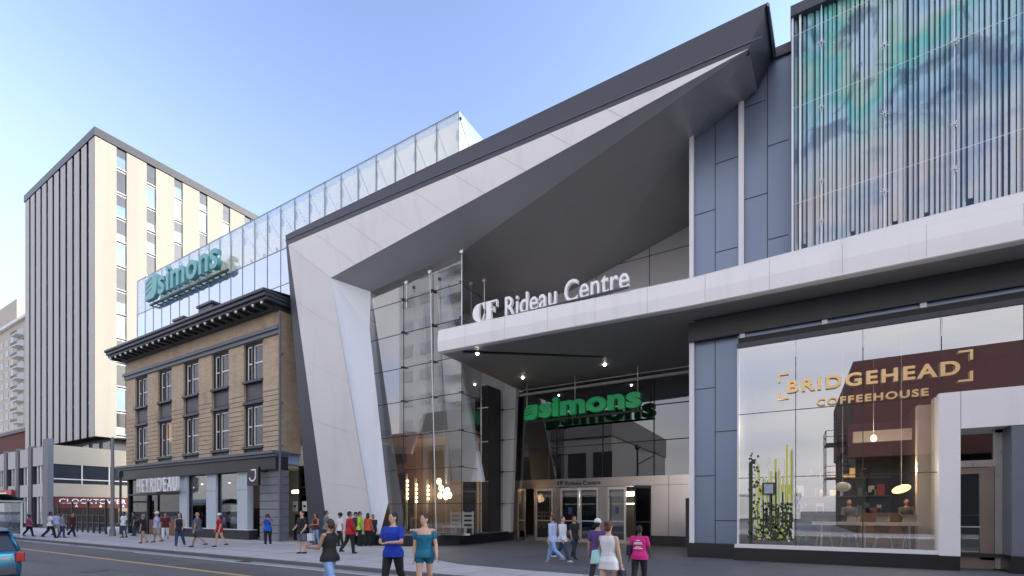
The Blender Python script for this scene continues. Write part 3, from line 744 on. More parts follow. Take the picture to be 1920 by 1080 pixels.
# --- left glazed strip between the portal and the brick house
sx_a, sx_b = -26.0, -22.2
B().box(sx_a, sx_b, 18.5, 18.52, 0.1, 16.9).build('side_glass', 'mall_glass', mall)
mb = B(); mb.box(sx_a, sx_b, 18.4, 18.6, 4.5, 5.7); mb.box(sx_a, sx_b, 18.4, 18.6, 14.6, 15.4); mb.build_each('spandrel', 'white_panel', mall)
mb = B(); mb.box(sx_a, sx_b, 20.2, 20.4, 0, 16.9); mb.build('side_wall', 'light_panel', mall)
mb = B()
for x in (-25.95, -24.8, -23.6): mb.box(x-0.03, x+0.03, 18.42, 18.5, 0, 16.9)
for z in (2.9, 8.2, 10.6, 12.6): mb.box(sx_a, sx_b, 18.43, 18.5, z, z+0.05)
mb.build('side_mullion', 'seam', mall)
mb = B()
for px in (553, 571): x = XY(px, 18.3); mb.box(x-0.2, x+0.2, 18.3, 18.33, 1.75, 2.35)
mb.build_each('poster', 'white_sign', mall)
mb = B()
for px in (553, 571): x = XY(px, 18.3); mb.box(x-0.1, x+0.1, 18.29, 18.3, 1.98, 2.12)
mb.build_each('poster_print', 'black', mall)
B().box(-26.0, -25.2, 18.1, 18.45, 0, 0.75).build('side_plinth', 'near_black', mall)
mb = B(); mb.box(XY(553, 19.3)-0.3, XY(571, 19.3)+0.3, 19.3, 19.4, 2.9, 3.1); mb.build('side_lamp', 'lit_strip', mall)

# ================================================================== SIGNS ON THE CENTRE
s = thing('mall_sign', 'white three-dimensional CF Rideau Centre lettering standing on the canopy edge', 'sign', (-10, 17.8, 10.2))
xa, xb = XY(946, 17.75), XY(1181, 17.9)
lettering('Rideau Centre', s, 'white_sign', xa, xb, 17.85, 10.2, 11.1, 0.16, 0.006, 1.02)
mb = B(); cf(mb, XY(886, 17.6), 10.22, 0.80, 17.6, 0.16); mb.build('emblem', 'white_sign', s)
B().box(XY(886, 17.6), xb, 17.75, 17.83, 10.2, 10.27).build('rail', 'charcoal', s)

def leaf_icon(parent, m, x0, x1, y, z0, z1, dep):
    mb = B(); w = x1-x0; h = z1-z0
    pts = [(0, 0), (0, 0.55), (0.08, 0.85), (0.3, 1.0), (0.95, 1.0), (1.0, 0.9), (1.0, 0.4), (0.9, 0.12), (0.7, 0)]
    mb.prism([(x0+w*a, y, z0+h*b) for a, b in pts], (0, dep, 0)); o = mb.build('leaf_emblem', m, parent)
    mb = B()
    for i in range(3):
        b = 0.25+0.22*i; mb.prism([(x0+w*0.08, y-0.012, z0+h*b), (x0+w*0.6, y-0.012, z0+h*(b+0.17)), (x0+w*0.6, y-0.012, z0+h*(b+0.21)), (x0+w*0.08, y-0.012, z0+h*(b+0.05))], (0, 0.01, 0))
    mb.build('leaf_slit', 'black', o)
YG = 23.6
s = thing('green_hanging_sign', 'bold green simons lettering hung on rods above the entrance doors', 'sign', (XY(1095, YG), YG, 6.9))
gz0, gz1 = onY(1012, 783, YG).z, onY(1012, 757, YG).z
xa, xb = XY(1012, YG), XY(1203, YG)
zb = onY(1100, 775, YG).z; zt = onY(1100, 742, YG).z
lettering('simons', s, 'green_sign', xa, xb, YG, zb, zt+0.12, 0.25, 0.045, 1.05)
leaf_icon(s, 'green_sign', XY(985, YG), XY(1009, YG), YG-0.1, zb-0.02, zb+0.78, 0.25)
B().box(XY(985, YG), xb, YG+0.16, YG+0.26, zb-0.16, zb-0.06).build('rail', 'near_black', s)
for px in (988, 1078, 1196): x = XY(px, YG+0.2); B().tube((x, YG+0.2, zb-0.1), (x, YG+0.2, 9.02), 0.028, 6).build('hanger', 'rod', s)

# ================================================================== COFFEE SHOP FRONT (part of the centre)
YF = 19.2
XR = XY(1762, YF)
SZ = 7.7
mb = B(); zj = [0.57, 2.97, 5.28, SZ]
vx = [XS, XY(1492, YF), XY(1618, YF), XY(1765, YF), XY(1920, YF), XY(1920, YF)+2.0, XY(1920, YF)+4]
B().face((XS, YF, 0.57), (XR, YF, 0.57), (XR, YF, SZ), (XS, YF, SZ)).face((XR+0.001, YF, 5.2), (12, YF, 5.2), (12, YF, SZ), (XR+0.001, YF, SZ)).build('shop_window', 'cafe_glass', mall)
mb = B()
for x in vx[1:3]: mb.box(x-0.012, x+0.012, YF-0.012, YF, 0.57, SZ)
for x in vx[3:]: mb.box(x-0.012, x+0.012, YF-0.012, YF, 5.35, SZ)
for z in zj[1:3]: mb.box(XS, XR, YF-0.011, YF, z-0.012, z+0.012)
mb.build_each('window_joint', 'seam', mall)
mb = B(); mb.box(XS-0.03, XS+0.02, YF-0.02, 19.6, 0.57, SZ); mb.box(XS-0.1, XR, 18.96, YF+0.3, 0.46, 0.57)
mb.build('window_frame', 'fin_white', mall)
B().box(XS-0.04, 12, YF-0.05, 19.6, SZ, SZ+0.17).build('window_head', 'charcoal', mall)
B().box(XS-0.02, 12, 19.44, 19.6, SZ+0.17, UZ).build('transom_panel', 'grey_panel', mall)
mb = B()
for px in (1392, 1546, 1731): x = XY(px, 19.4); mb.box(x-0.08, x+0.08, 19.36, 19.44, SZ+0.22, UZ+0.05)
for x in vx[:4]: mb.box(x-0.02, x+0.03, YF-0.03, YF-0.013, SZ-0.6, SZ-0.02)
mb.build_each('glass_clip', 'fin_white', mall)
B().box(XS-0.12, XY(1801, 18.9), 18.93, 19.5, 0, 0.46).build('shop_plinth', 'black', mall)
sa, sb, sc = XY(1761, 18.92), XY(1801, 18.92), XY(1921, 18.92)
mb = B(); mb.box(sa, sb, 18.92, 19.9, 0.44, 5.32); mb.box(sb+0.015, sc, 18.925, 19.9, 4.22, 5.32)
mb.build('door_surround', 'white_panel', mall)
mb = B(); mb.box(XY(1897, 18.95), 12, 18.95, 19.9, 0.5, 5.3); mb.build('side_cladding', 'slate', mall)
B().box(XY(1895, 18.9), 12, 18.9, 19.9, 0, 0.5).build('side_plinth', 'black', mall)
YD = 19.75
dx0, dx1 = sb, XY(1897, 18.95)
cd_ = B(); cd_.box(dx1-0.16, dx1, YD-0.08, YD+0.08, 0.05, 4.22); cd_.box(dx0, dx1, YD-0.07, YD+0.07, 3.12, 3.32); cd_.box(dx0, dx1, YD-0.08, YD+0.08, 4.12, 4.22)
o = cd_.build('door_frame', 'door_steel', mall)
B().box(dx0, dx1-0.16, YD, YD+0.01, 3.32, 4.12).build('transom_pane', 'dark_window', o)
mb = B(); mb.box(dx0, dx0+0.1, YD-0.04, YD+0.04, 0.3, 3.1); mb.box(dx1-0.48, dx1-0.17, YD-0.04, YD+0.04, 0.3, 3.1); mb.box(dx0+0.1, dx1-0.48, YD-0.04, YD+0.04, 2.92, 3.1); mb.box(dx0, dx1-0.17, YD-0.04, YD+0.04, 0.02, 0.38)
o = mb.build('shop_door', mat('bronze_frame', (0.36, 0.29, 0.24), 0.35, 0.7, 0.06), mall)
B().box(dx0+0.1, dx1-0.48, YD-0.005, YD+0.005, 0.38, 2.92).build('pane', 'clear_glass', o)
B().box(dx0+0.1, dx1-0.48, YD-0.1, YD-0.06, 1.28, 1.32).build('handle', 'rod', o)
# inside the coffee shop
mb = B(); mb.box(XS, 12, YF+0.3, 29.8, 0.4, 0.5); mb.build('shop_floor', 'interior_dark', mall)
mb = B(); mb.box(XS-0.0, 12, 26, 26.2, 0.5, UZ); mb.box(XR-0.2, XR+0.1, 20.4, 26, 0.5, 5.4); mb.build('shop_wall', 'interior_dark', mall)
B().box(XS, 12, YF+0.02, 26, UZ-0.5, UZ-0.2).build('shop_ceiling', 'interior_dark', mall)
B().box(XY(1720, 20), XY(1758, 20), 20.0, 20.3, 0.5, 5.2).build('shop_column', 'light_panel', mall)
mb = B(); mb.box(XY(1600, 22), XY(1725, 22), 22, 22.2, 4.35, 4.75); mb.build('shop_bulkhead', 'interior_grey', mall)
mb = B(); mb.box(XY(1388, 20.4), XY(1480, 20.4), 20.4, 20.5, 0.5, 1.0); mb.build('shop_ledge', 'red_brick', mall)
s = thing('coffee_shop_sign', 'gold BRIDGEHEAD COFFEEHOUSE lettering with corner brackets on the shop window glass', 'sign', (XY(1640, 19.1), 19.1, 5.8))
Yl = 19.12
lettering('BRIDGEHEAD', s, 'gold', XY(1476, Yl), XY(1800, Yl), Yl, 5.86, 6.30, 0.07, 0.03, 1.22)
lettering('COFFEEHOUSE', s, 'gold', XY(1531, Yl), XY(1741, Yl), Yl, 5.32, 5.56, 0.05, 0.025, 1.22)
def bracket(px, py, sx, sz):
    p = onY(px, py, Yl); B().box(p.x, p.x+sx*0.32, Yl-0.03, Yl+0.03, p.z, p.z+sz*0.06).box(p.x, p.x+sx*0.06, Yl-0.031, Yl+0.031, p.z+sz*0.06, p.z+sz*0.3).build('bracket', 'gold', s)
bracket(1459, 701, 1, -1); bracket(1459, 750, 1, 1); bracket(1824, 655, -1, -1); bracket(1824, 714, -1, 1)
mb = B()
for z in (1.6, 2.4, 3.2): mb.box(XS+1.5, XR-0.3, 25.6, 25.98, z, z+0.05)
mb.build('back_shelf', 'chair_wood_', mall)
for i in range(46):
    x = random.uniform(XS+1.5, XR-0.6); z = random.choice((1.65, 2.45, 3.25)); B().box(x, x+random.uniform(0.08, 0.3), 25.62, 25.8, z, z+random.uniform(0.12, 0.5)).build('jar', ('interior_grey', 'white_furniture', 'timber', 'gold', 'cloth_box', 'bright_red')[i % 6], mall)
B().box(XY(1610, 24), XY(1740, 24), 23.6, 24.3, 0.5, 1.7).build('service_counter', 'timber', mall)
# mural, table, chairs, laptops, lamps
mx0, mx1 = XY(1403, 19.18), XY(1486, 19.18)
m_ = thing('window_graphic', 'green and yellow graphic of tall strips and dark leaves on the left shop window', 'window graphic', ((mx0+mx1)/2, 19.17, 0.6))
B().box(mx0+0.3, mx1, 19.184, 19.188, 0.8, 2.7).build('panel', mat('mural_green', (0.62, 0.62, 0.12), 0.7, 0, 0.35, 3, stretch=(4, 1, 0.4)), m_)
mat('mural_pale', (0.62, 0.68, 0.36), 0.6, 0, 0.2, 3); mat('mural_cream', (0.74, 0.74, 0.58), 0.6, 0, 0.2, 3)
for i in range(30):
    x = mx0+0.15+(mx1-mx0-0.15)*(i+random.random()*0.6)/30; z0 = random.uniform(0.7, 1.3); z1 = random.uniform(2.2, 4.3) if i % 3 else random.uniform(1.6, 2.6)
    B().box(x, x+random.uniform(0.03, 0.09), 19.172, 19.182-0.002*(i % 5), z0, z1).build('strip', ('mural_pale', 'mural_green', 'mural_cream')[i % 3], m_)
mb = B()
mb.box(mx0+0.02, mx0+0.14, 19.170, 19.176, 0.6, 3.5)
for i in range(520):
    u = random.random(); hgt = (3.9 if u < 0.28 else 2.1)
    x = mx0+(mx1-mx0)*u; z = 0.75+random.random()**1.2*(hgt-0.8); a = random.uniform(0, 6.3); r = random.uniform(0.012, 0.05)
    mb.face(*[(x+r*math.cos(a+k), 19.158+0.002*(i % 6), z+1.2*r*math.sin(a+k)) for k in (0, 1.2, 2.5, 3.9, 5.1)])
mb.build('leaf_cutout', mat('dark_leaf', (0.03, 0.05, 0.02), 0.7, 0, 0.3), m_)
t = thing('framed_picture', 'small dark framed picture in front of the green graphic on the shop window', 'picture', (XY(1441, 19.13), 19.13, 2.5))
x = XY(1441, 19.13); B().box(x-0.2, x+0.2, 19.13, 19.156, 2.36, 2.78).build('frame', 'near_black', t); B().box(x-0.14, x+0.14, 19.12, 19.13, 2.40, 2.73).build('print', mat('photo_print', (0.35, 0.4, 0.45), 0.5, 0, 0.7, 7), t)
tx0, tx1 = XY(1523, 19.65), XY(1729, 19.65)
t = thing('bar_table', 'long white bar table behind the coffee shop window', 'table', ((tx0+tx1)/2, 19.9, 0.5))
B().box(tx0, tx1, 19.65, 20.2, 1.30, 1.40).build('top', 'white_furniture', t)
for x in (tx0+0.25, (tx0+tx1)/2, tx1-0.3): B().box(x, x+0.06, 19.9, 19.97, 0.5, 1.30).build('leg', 'rod', t)
def chair(px, lab):
    x = XY(px, 20.5); c = thing('bar_chair', lab, 'chair', (x, 20.5, 0.5), 'chairs at the coffee bar table')
    B().box(x-0.22, x+0.22, 20.3, 20.72, 0.98, 1.03).build('seat', mat_chair, c, bevel=0.01)
    B().box(x-0.22, x+0.22, 20.72, 20.76, 1.03, 1.5).build('backrest', mat_chair, c, bevel=0.01)
    for a, b in ((-1, 0), (1, 0), (-1, 1), (1, 1)): B().tube((x+a*0.17, 20.34+b*0.32, 1.0), (x+a*0.25, 20.3+b*0.42, 0.5), 0.018, 6).build('leg', 'rod', c)
mat_chair = mat('chair_wood', (0.13, 0.09, 0.065), 0.6, 0, 0.2)
for px, lab in ((1545, 'dark bar chair at the left end of the white table in the shop window'), (1592, 'dark bar chair second from left at the white shop window table'), (1655, 'dark bar chair right of the middle seam at the white shop window table'), (1708, 'dark bar chair at the right end of the white table in the shop window')): chair(px, lab)
def laptop(px, lab):
    x = XY(px, 19.9); c = thing('laptop', lab, 'laptop', (x, 19.9, 1.40), 'laptops on the bar table')
    B().box(x-0.18, x+0.18, 19.9, 20.15, 1.401, 1.425).build('keyboard', 'rod', c)
    B().prism([(x-0.18, 19.88, 1.425), (x+0.18, 19.88, 1.425), (x+0.18, 19.79, 1.67), (x-0.18, 19.79, 1.67)], (0, 0.012, 0)).build('screen', 'door_steel', c)
for px, lab in ((1600, 'open grey laptop in front of the left seated customer'), (1655, 'open grey laptop in the middle of the white bar table'), (1705, 'open grey laptop at the right end of the white bar table')): laptop(px, lab)
def pendant(px, py, Y, m, lab, r, tilt):
    p = onY(px, py, Y); c = thing('pendant_lamp', lab, 'lamp', tuple(p))
    mb = B().ball((0, 0, 0), r, 16, 10); mb.v = [(p.x+a*math.cos(tilt)-b*math.sin(tilt), p.y+q, p.z+a*math.sin(tilt)+b*math.cos(tilt)) for a, q, b in mb.v]
    mb.build('shade', m, c, smooth=True); B().tube((p.x, p.y, p.z+0.1), (p.x, p.y, UZ-0.5), 0.01, 5).build('cord', 'rod', c)
pendant(1580, 913, 20.2, 'fin_white', 'round white pendant lamp hanging behind the shop window', (0.24, 0.2, 0.17), 0)
pendant(1690, 917, 20.6, 'warm_lamp', 'glowing orange pendant lamp above the right end of the bar table', (0.27, 0.14, 0.13), 0.35)
pendant(1638, 822, 21.4, 'warm_bulb', 'small bright warm pendant bulb high in the coffee shop', (0.09, 0.09, 0.12), 0)
for px, py, w in ((1690, 880, 30), (1450, 800, 40), (1580, 880, 20)):  # pendant glow; the leftmost has no pendant, added to light the window graphic
    q = onY(px, py, 20.9); l_ = bpy.data.lights.new('pendant_and_fill_glow', 'POINT'); l_.energy = w; l_.color = (1, 0.74, 0.45); l_.shadow_soft_size = 0.15
    o = bpy.data.objects.new('pendant_and_fill_glow', l_); col.objects.link(o); o.location = q
t = thing('potted_plant', 'small bright green plant on the floor beside the green graphic in the shop window', 'plant', (XY(1504, 20.0), 20.0, 0.5)); x = XY(1504, 20.0)
B().tube((x, 20, 0.5), (x, 20, 0.68), 0.09, 10, 0.11).build('pot', 'near_black', t)
mb = B()
for i in range(60):
    a = random.uniform(0, 6.3); e = random.uniform(0, 1.3); d = Vector((math.cos(a)*math.cos(e), math.sin(a)*math.cos(e), math.sin(e)))*random.uniform(0.08, 0.2); q = Vector((x, 20, 0.72))+d
    n = d.orthogonal().normalized()*0.05; mb.face(q-n, q+d*0.35, q+n, q-d*0.2)
mb.build('foliage', 'leaf', t)
t = thing('pastry_counter', 'coffee counter with glowing yellow menu seen through the shop door', 'counter', (XY(1850, 23), 23, 0.5))
B().box(XY(1800, 23), XY(1900, 23), 23, 23.7, 0.5, 1.6).build('body', 'charcoal', t); B().box(XY(1800, 23), XY(1900, 23), 22.95, 23.75, 1.6, 1.66).build('top', 'rod', t)
B().box(XY(1852, 24), XY(1880, 24), 24, 24.05, 2.0, 2.7).build('menu', emit('menu_glow', (0.8, 0.4, 0.05), 0.7), t)

# ================================================================== DEPARTMENT STORE (blue glass volume)
st = thing('department_store', 'blue glass department store rising behind the brick house with a clear glass roof edge', 'store', (-30, 19, 0))
YB = 18.0
bx0, bx1, BZ0, BZT, BZS = XY(257, YB), XY(861, YB), 13.6, 20.5, 17.75
mb = B().box(bx0, -24.9, YB, YB+0.02, BZ0, BZS); mb.face((bx0, YB, BZ0), (bx0, YB+14, BZ0), (bx0, YB+14, BZS), (bx0, YB, BZS))
mb.build('glass_wall', 'blue_glass', st)
mb = B(); mb.box(bx0+0.3, -26.2, 19.3, 34, 5.6, BZS-0.2); mb.box(-26.2, -22, 19.3, 20, 14, BZS-0.2); mb.build('inner_wall', mat('store_inside', (0.20, 0.36, 0.62), 0.8, 0, 0.3, 0.25), st)
mb = B(); mb.box(bx0, bx1, YB, YB+0.02, BZS, BZT); mb.face((bx1, YB, BZS), (bx1, 20.2, BZS), (bx1, 20.2, BZT), (bx1, YB, BZT))
mb.build('roof_edge_glass', 'parapet_glass', st)
mb = B(); x = bx1; xs = []
while x > bx0-0.1: xs.append(x); x -= 1.36
for x in xs: mb.box(x-0.016, x+0.016, YB-0.025, YB+0.03, BZ0 if x < -24.9 else BZS, BZT)
mb.build_each('mullion', mat('mullion_blue', (0.20, 0.26, 0.34), 0.4, 0.5), st)
mb = B(); mb.box(bx0, -25, YB-0.02, YB, 15.55, 15.58); mb.box(bx0, bx1, YB-0.02, YB+0.02, BZS-0.02, BZS+0.02); mb.box(bx0, bx1, YB-0.01, YB+0.03, BZT-0.015, BZT+0.015)
mb.build('transom', 'mullion_blue' if False else M['mullion_blue'], st)
mb = B()
for x in xs[:14]:
    mb.tube((x, YB+0.05, BZT-0.32), (x-0.05, 20.1, BZS+0.15), 0.022, 5); mb.box(x-0.09, x+0.09, YB+0.02, YB+0.1, BZT-0.36, BZT-0.28)
mb.build_each('strut', 'charcoal', st)
mb = B()
for x in xs[:14]: mb.ball((x-0.35, YB+0.35, BZT-0.75), (0.13, 0.05, 0.30), 8, 6); mb.box(x-0.5, x-0.42, YB+0.02, YB+0.1, BZS+0.1, BZS+0.3)
mb.build('glass_bracket', 'charcoal', st)
mb = B(); mb.prism([(bx1-0.05, YB+0.35, BZT-0.05), (bx0+9, YB+0.35, BZT-0.05), (bx0+9, 20.4, BZS), (bx1-0.05, 20.4, BZS)], (0, 0.12, 0.12)); mb.build('sloped_canopy', 'cream_canopy', st)
B().box(bx0, -14, YB+0.5, YB+1.2, BZS-0.1, BZS+0.02).build('roof_slab', 'white_panel', st)
mb = B(); mb.box(XY(930, 22), XY(955, 22), 22, 22.6, 19.0, 21.35); mb.box(XY(902, 22), XY(930, 22), 22, 22.04, 20.9, 20.95); mb.box(XY(902, 22), XY(930, 22), 22, 22.04, 20.4, 20.43); mb.build('roof_unit', 'charcoal', st)
s = thing('teal_roof_sign', 'teal simons lettering fixed on the blue glass above the brick house', 'sign', (XY(345, 17.4), 17.4, 18))
YT = 17.45
xa, xb = XY(300, YT), XY(412, YT)
zb = onY(360, 530, YT).z
lettering('simons', s, 'teal_sign', xa, xb, YT, 17.95, 19.75, 0.3, 0.02, 1.05)
leaf_icon(s, 'teal_sign', XY(275, YT), XY(296, YT), YT-0.1, 17.95, 19.7, 0.3)
mb = B(); mb.box(XY(275, YT), xb+0.6, YT+0.2, YT+0.32, 17.72, 17.84)
for k in range(14): x = XY(275, YT)+(xb-XY(275, YT))*k/13; mb.box(x-0.04, x+0.04, YT+0.2, YB, 17.72, 17.8)
mb.build('rail', 'teal_edge', s)

# ================================================================== BRICK HOUSE
bh = thing('brick_house', 'old tan brick three storey corner house with black cornice and paired white framed windows', 'house', (-35.5, 17, 0))
YK = 17.0; kx0, kx1 = -45.5, -25.7
bay0, pitch, bw = -43.95, 3.65, 2.0
bays = [(bay0+pitch*k, bay0+pitch*k+bw) for k in range(5)]
UB, UT, LB, LT = 9.72, 12.02, 5.72, 8.3
mb = B(); prev = kx0
for a, b in bays: mb.box(prev, a, YK, YK+0.5, 5.2, 13.75); prev = b
mb.box(prev, kx1, YK, YK+0.5, 5.2, 13.75)
for a, b in bays: mb.box(a, b, YK, YK+0.5, 12.08, 13.75)
mb.box(kx0, kx0+0.5, YK+0.5, 30, 0, 13.75); mb.box(kx1-0.5, kx1, YK+0.5, 18.4, 5.2, 13.75)
mb.build('brick_wall', 'brick', bh)
mb = B()
for k in range(12):
    z = 5.55+0.3*k
    if z > 8.9: break
    prev = kx0
    for a, b in bays+[(kx1, kx1)]: mb.box(prev-0.0, a+0.0, YK-0.012, YK, z, z+0.03); prev = b
mb.build_each('brick_course', mat('brick_shade', (0.15, 0.105, 0.07), 0.9), bh)
for a, b in bays:
    mb = B(); mb.box(a, b, YK+0.16, YK+0.4, LT, UB-0.12); mb.box(a+0.2, b-0.2, YK+0.13, YK+0.16, LT+0.3, UB-0.4)
    mb.box(a-0.04, b+0.04, YK-0.1, YK+0.3, UB-0.14, UB); mb.box(a-0.04, b+0.04, YK-0.06, YK+0.3, LT-0.02, LT+0.12); mb.build('spandrel', 'charcoal', bh)
    mb = B(); mb.box(a-0.04, b+0.04, YK-0.08, YK+0.3, LB-0.16, LB); mb.box(a, b, YK+0.1, YK+0.4, 5.2, LB-0.155)
    mb.build('lower_sill', 'charcoal', bh)
mb = B(); mb.box(kx0-0.1, kx1+0.1, YK-0.22, YK, 12.3, 12.52); mb.box(kx0-0.05, kx1+0.05, YK-0.12, YK, 12.06, 12.3)
mb.build('string_course', 'slate', bh)
mb = B()
for k, (y, z0, z1) in enumerate(((16.62, 13.42, 13.6), (15.95, 13.6, 13.78), (15.82, 13.78, 13.98), (15.72, 13.98, 14.12))):
    mb.box(kx0-(YK-y)*0.35, kx1+(YK-y)*0.35, y, YK+0.6, z0, z1)
mb.build('cornice', 'charcoal', bh, bevel=0.03)
B().prism([(kx0-0.4, 15.74, 14.125), (kx1+0.4, 15.74, 14.125), (kx1+0.4, 18.1, 14.4), (kx0-0.4, 18.1, 14.4)], (0, 0, 0.03)).build('cornice_flashing', 'slate', bh)
mb = B(); n = 24
for k in range(n):
    x = kx0+0.1+(kx1-kx0-0.2)*k/(n-1); mb.box(x-0.13, x+0.13, 15.98, 16.64, 13.42, 13.6)
mb.build_each('cornice_bracket', 'near_black', bh)
mb = B()
for k in range(n):
    x = kx0+0.1+(kx1-kx0-0.2)*k/(n-1); mb.ball((x, 15.97, 13.50), 0.085, 8, 5)
mb.build_each('cornice_ball', 'win_white', bh)
mb = B()
for px0, px1, h in ((327, 345, 0.75), (372, 398, 1.0)):
    a, b = XY(px0, 16.6), XY(px1, 16.6); mb.box(a, b, 16.6, 17.3, 14.1, 14.1+h); mb.box(a-0.1, b+0.1, 16.5, 17.4, 14.1+h, 14.25+h)
mb.box(XY(345, 16.8), XY(372, 16.8), 16.8, 16.9, 14.55, 14.75)
mb.box(XY(345, 16.8), XY(372, 16.8), 16.8, 16.9, 14.1, 14.3)
for k in range(6): x = XY(345, 16.8)+k*0.42; mb.box(x, x+0.1, 16.8, 16.9, 14.3, 14.55)
mb.build('parapet_block', 'charcoal', bh)
def sash(mb, x0, x1, z0, z1, y, t=0.075, rail=0.5):
    mb.box(x0, x0+t, y, y+0.06, z0, z1); mb.box(x1-t, x1, y, y+0.06, z0, z1); mb.box(x0+t, x1-t, y, y+0.06, z1-t, z1); mb.box(x0+t, x1-t, y, y+0.06, z0, z0+t)
    zr = z0+(z1-z0)*rail; mb.box(x0+t, x1-t, y-0.003, y+0.057, zr-t/2, zr+t/2)
for row, (z0, z1) in enumerate(((UB, UT), (LB, LT-0.02))):
    for k, (a, b) in enumerate(bays):
        mb = B().box(a, a+0.09, YK+0.12, YK+0.45, z0, z1).box(b-0.09, b, YK+0.12, YK+0.45, z0, z1).box(a+0.09, b-0.09, YK+0.12, YK+0.45, z1-0.1, z1).box(a+0.68, a+0.78, YK+0.13, YK+0.4, z0, z1-0.1)
        w = mb.build('window', 'near_black', bh)
        mb = B(); sash(mb, a+0.13, a+0.66, z0+0.03, z1-0.12, YK+0.2); sash(mb, a+0.80, b-0.13, z0+0.03, z1-0.12, YK+0.2); mb.build('frame', 'win_white', w)
        B().box(a+0.09, b-0.09, YK+0.235, YK+0.24, z0, z1-0.1).build('pane', 'house_pane', w)
        mb = B()
        if row == 0: mb.box(b-0.75, b-0.2, YK+0.4, YK+0.43, z0, z0+(z1-z0)*(0.33)); mb.build('blind', 'white_furniture', w)
        elif k in (0, 1): mb.box(a+0.85, b-0.15, YK+0.34, YK+0.36, z0+(z1-z0)*(0.42 if k else 0.6), z1-0.1); mb.build('lit_blind', 'lit_room' if k else M['interior_warm'], w); B().box(a+0.85, b-0.15, YK+0.40, YK+0.42, z0, z1).build('curtain', 'curtain', w)
        else: mb.box(a+0.85, b-0.1, YK+0.36, YK+0.38, z0, z0+(z1-z0)*0.93); mb.build('curtain', 'curtain' if k < 4 else 'curtain', w); B().box(b-0.35, b-0.12, YK+0.33, YK+0.35, z0, z1-0.1).build('blind', 'white_furniture', w)
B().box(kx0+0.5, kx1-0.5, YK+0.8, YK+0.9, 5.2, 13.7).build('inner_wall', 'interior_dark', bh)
# shop floor of the brick house
mb = B(); mb.box(kx0-0.5, kx1+0.15, YK-0.55, YK+0.5, 5.08, 5.24); mb.box(kx0-0.4, kx1+0.08, YK-0.42, YK+0.5, 4.92, 5.08)
mb.build('shopfront_cornice', 'slate', bh)
B().box(kx0-0.3, kx1+0.05, YK-0.3, YK+0.5, 4.18, 4.92).build('fascia', 'near_black', bh)
px0 = -27.6
mb = B()
for k in range(9): mb.box(px0, kx1, YK-0.05-(0.0), YK+0.6, 0.0+0.47*k, 0.43+0.47*k)
mb.box(px0+0.04, kx1-0.04, YK, YK+0.6, 0, 4.18)
mb.build('quoin_pier', mat('pier_grey', (0.23, 0.24, 0.26), 0.7, 0, 0.08), bh, bevel=0.03)
for a, b in ((339, 353), (389, 407), (447, 466)):
    x0, x1 = XY(a, YK), XY(b, YK); B().box(x0, x1, YK-0.08, YK+0.3, 0.62, 4.18).build('pilaster', 'pilaster_blue', bh)
pj = B()
for a, b in ((339, 353), (389, 407), (447, 466)): x0, x1 = XY(a, YK), XY(b, YK); pj.box(x0, x1, YK-0.085, YK-0.08, 3.05, 3.08)
pj.build('pilaster_joint', 'slate', bh)
B().box(XY(339, YK), XY(471, YK), YK-0.14, YK+0.4, 0.0, 0.58).build('plinth', 'near_black', bh)
B().box(XY(339, YK), XY(471, YK), YK-0.2, YK+0.4, 0.58, 0.62).build('window_ledge', 'fin_white', bh)
for a, b in ((353, 389), (407, 447)):
    x0, x1 = XY(a, YK), XY(b, YK); w = B().box(x0, x0+0.06, YK+0.05, YK+0.15, 0.62, 4.18).box(x1-0.06, x1, YK+0.05, YK+0.15, 0.62, 4.18).build('shop_window', 'near_black', bh)
    B().box(x0+0.06, x1-0.06, YK+0.1, YK+0.11, 0.62, 4.18).build('pane', 'shop_pane', w)
x0, x1 = XY(466, YK), px0
w = B().box(x0, x1, YK+0.9, YK+1.0, 2.95, 3.1).box(x0, x0+0.08, YK+0.9, YK+1.0, 0, 4.18).box(x1-0.08, x1, YK+0.9, YK+1.0, 0, 4.18).build('shop_door', 'near_black', bh)
B().box(x0+0.08, x1-0.08, YK+0.94, YK+0.95, 0.05, 4.18).build('pane', 'dark_window', w)
B().box((x0+x1)/2-0.03, (x0+x1)/2+0.03, YK+0.86, YK+0.9, 0.9, 1.6).build('handle', 'rod', w)
# left corner shop with timber doors
a, b = kx0+0.2, XY(339, YK)
w = B().box(a, a+0.2, YK, YK+0.3, 0, 4.18).box(b-0.12, b, YK+0.02, YK+0.3, 0, 4.18).box(a+0.2, b-0.12, YK, YK+0.3, 2.95, 3.05).box(a+3.2, a+3.35, YK, YK+0.3, 0, 2.95).build('corner_shopfront', 'near_black', bh)
B().box(a+0.2, b-0.12, YK+0.15, YK+0.16, 0.05, 4.1).build('pane', 'house_pane', w)
B().box(a+3.5, b-0.2, YK+0.05, YK+0.12, 0.02, 1.1).build('timber_panel', 'timber', w)
mb = B(); mb.box(a+0.5, a+1.2, YK+0.6, YK+0.65, 1.2, 2.9); mb.box(a+2.2, a+3.1, YK+0.6, YK+0.65, 1.2, 3.9); mb.build('display_board', 'pilaster_blue', w)
B().box(a+1.4, a+2.1, YK+0.55, YK+0.6, 1.4, 2.6).build('display_poster', mat('poster_tan', (0.5, 0.33, 0.2), 0.7), w)
B().box(a+0.3, b-0.3, YK+0.5, YK+0.55, 3.1, 4.1).build('sign_backing', mat('cream_board', (0.13, 0.12, 0.11), 0.7), w)
B().box(kx0+0.5, kx1-0.5, YK+4, YK+4.2, 0, 4.9).build('shop_back_wall', 'interior_grey', bh)
mb = B(); mb.box(kx0+0.5, kx1-0.5, YK+0.5, YK+4, 4.5, 4.6); mb.build('shop_ceiling', 'interior_grey', bh)
mb = B()
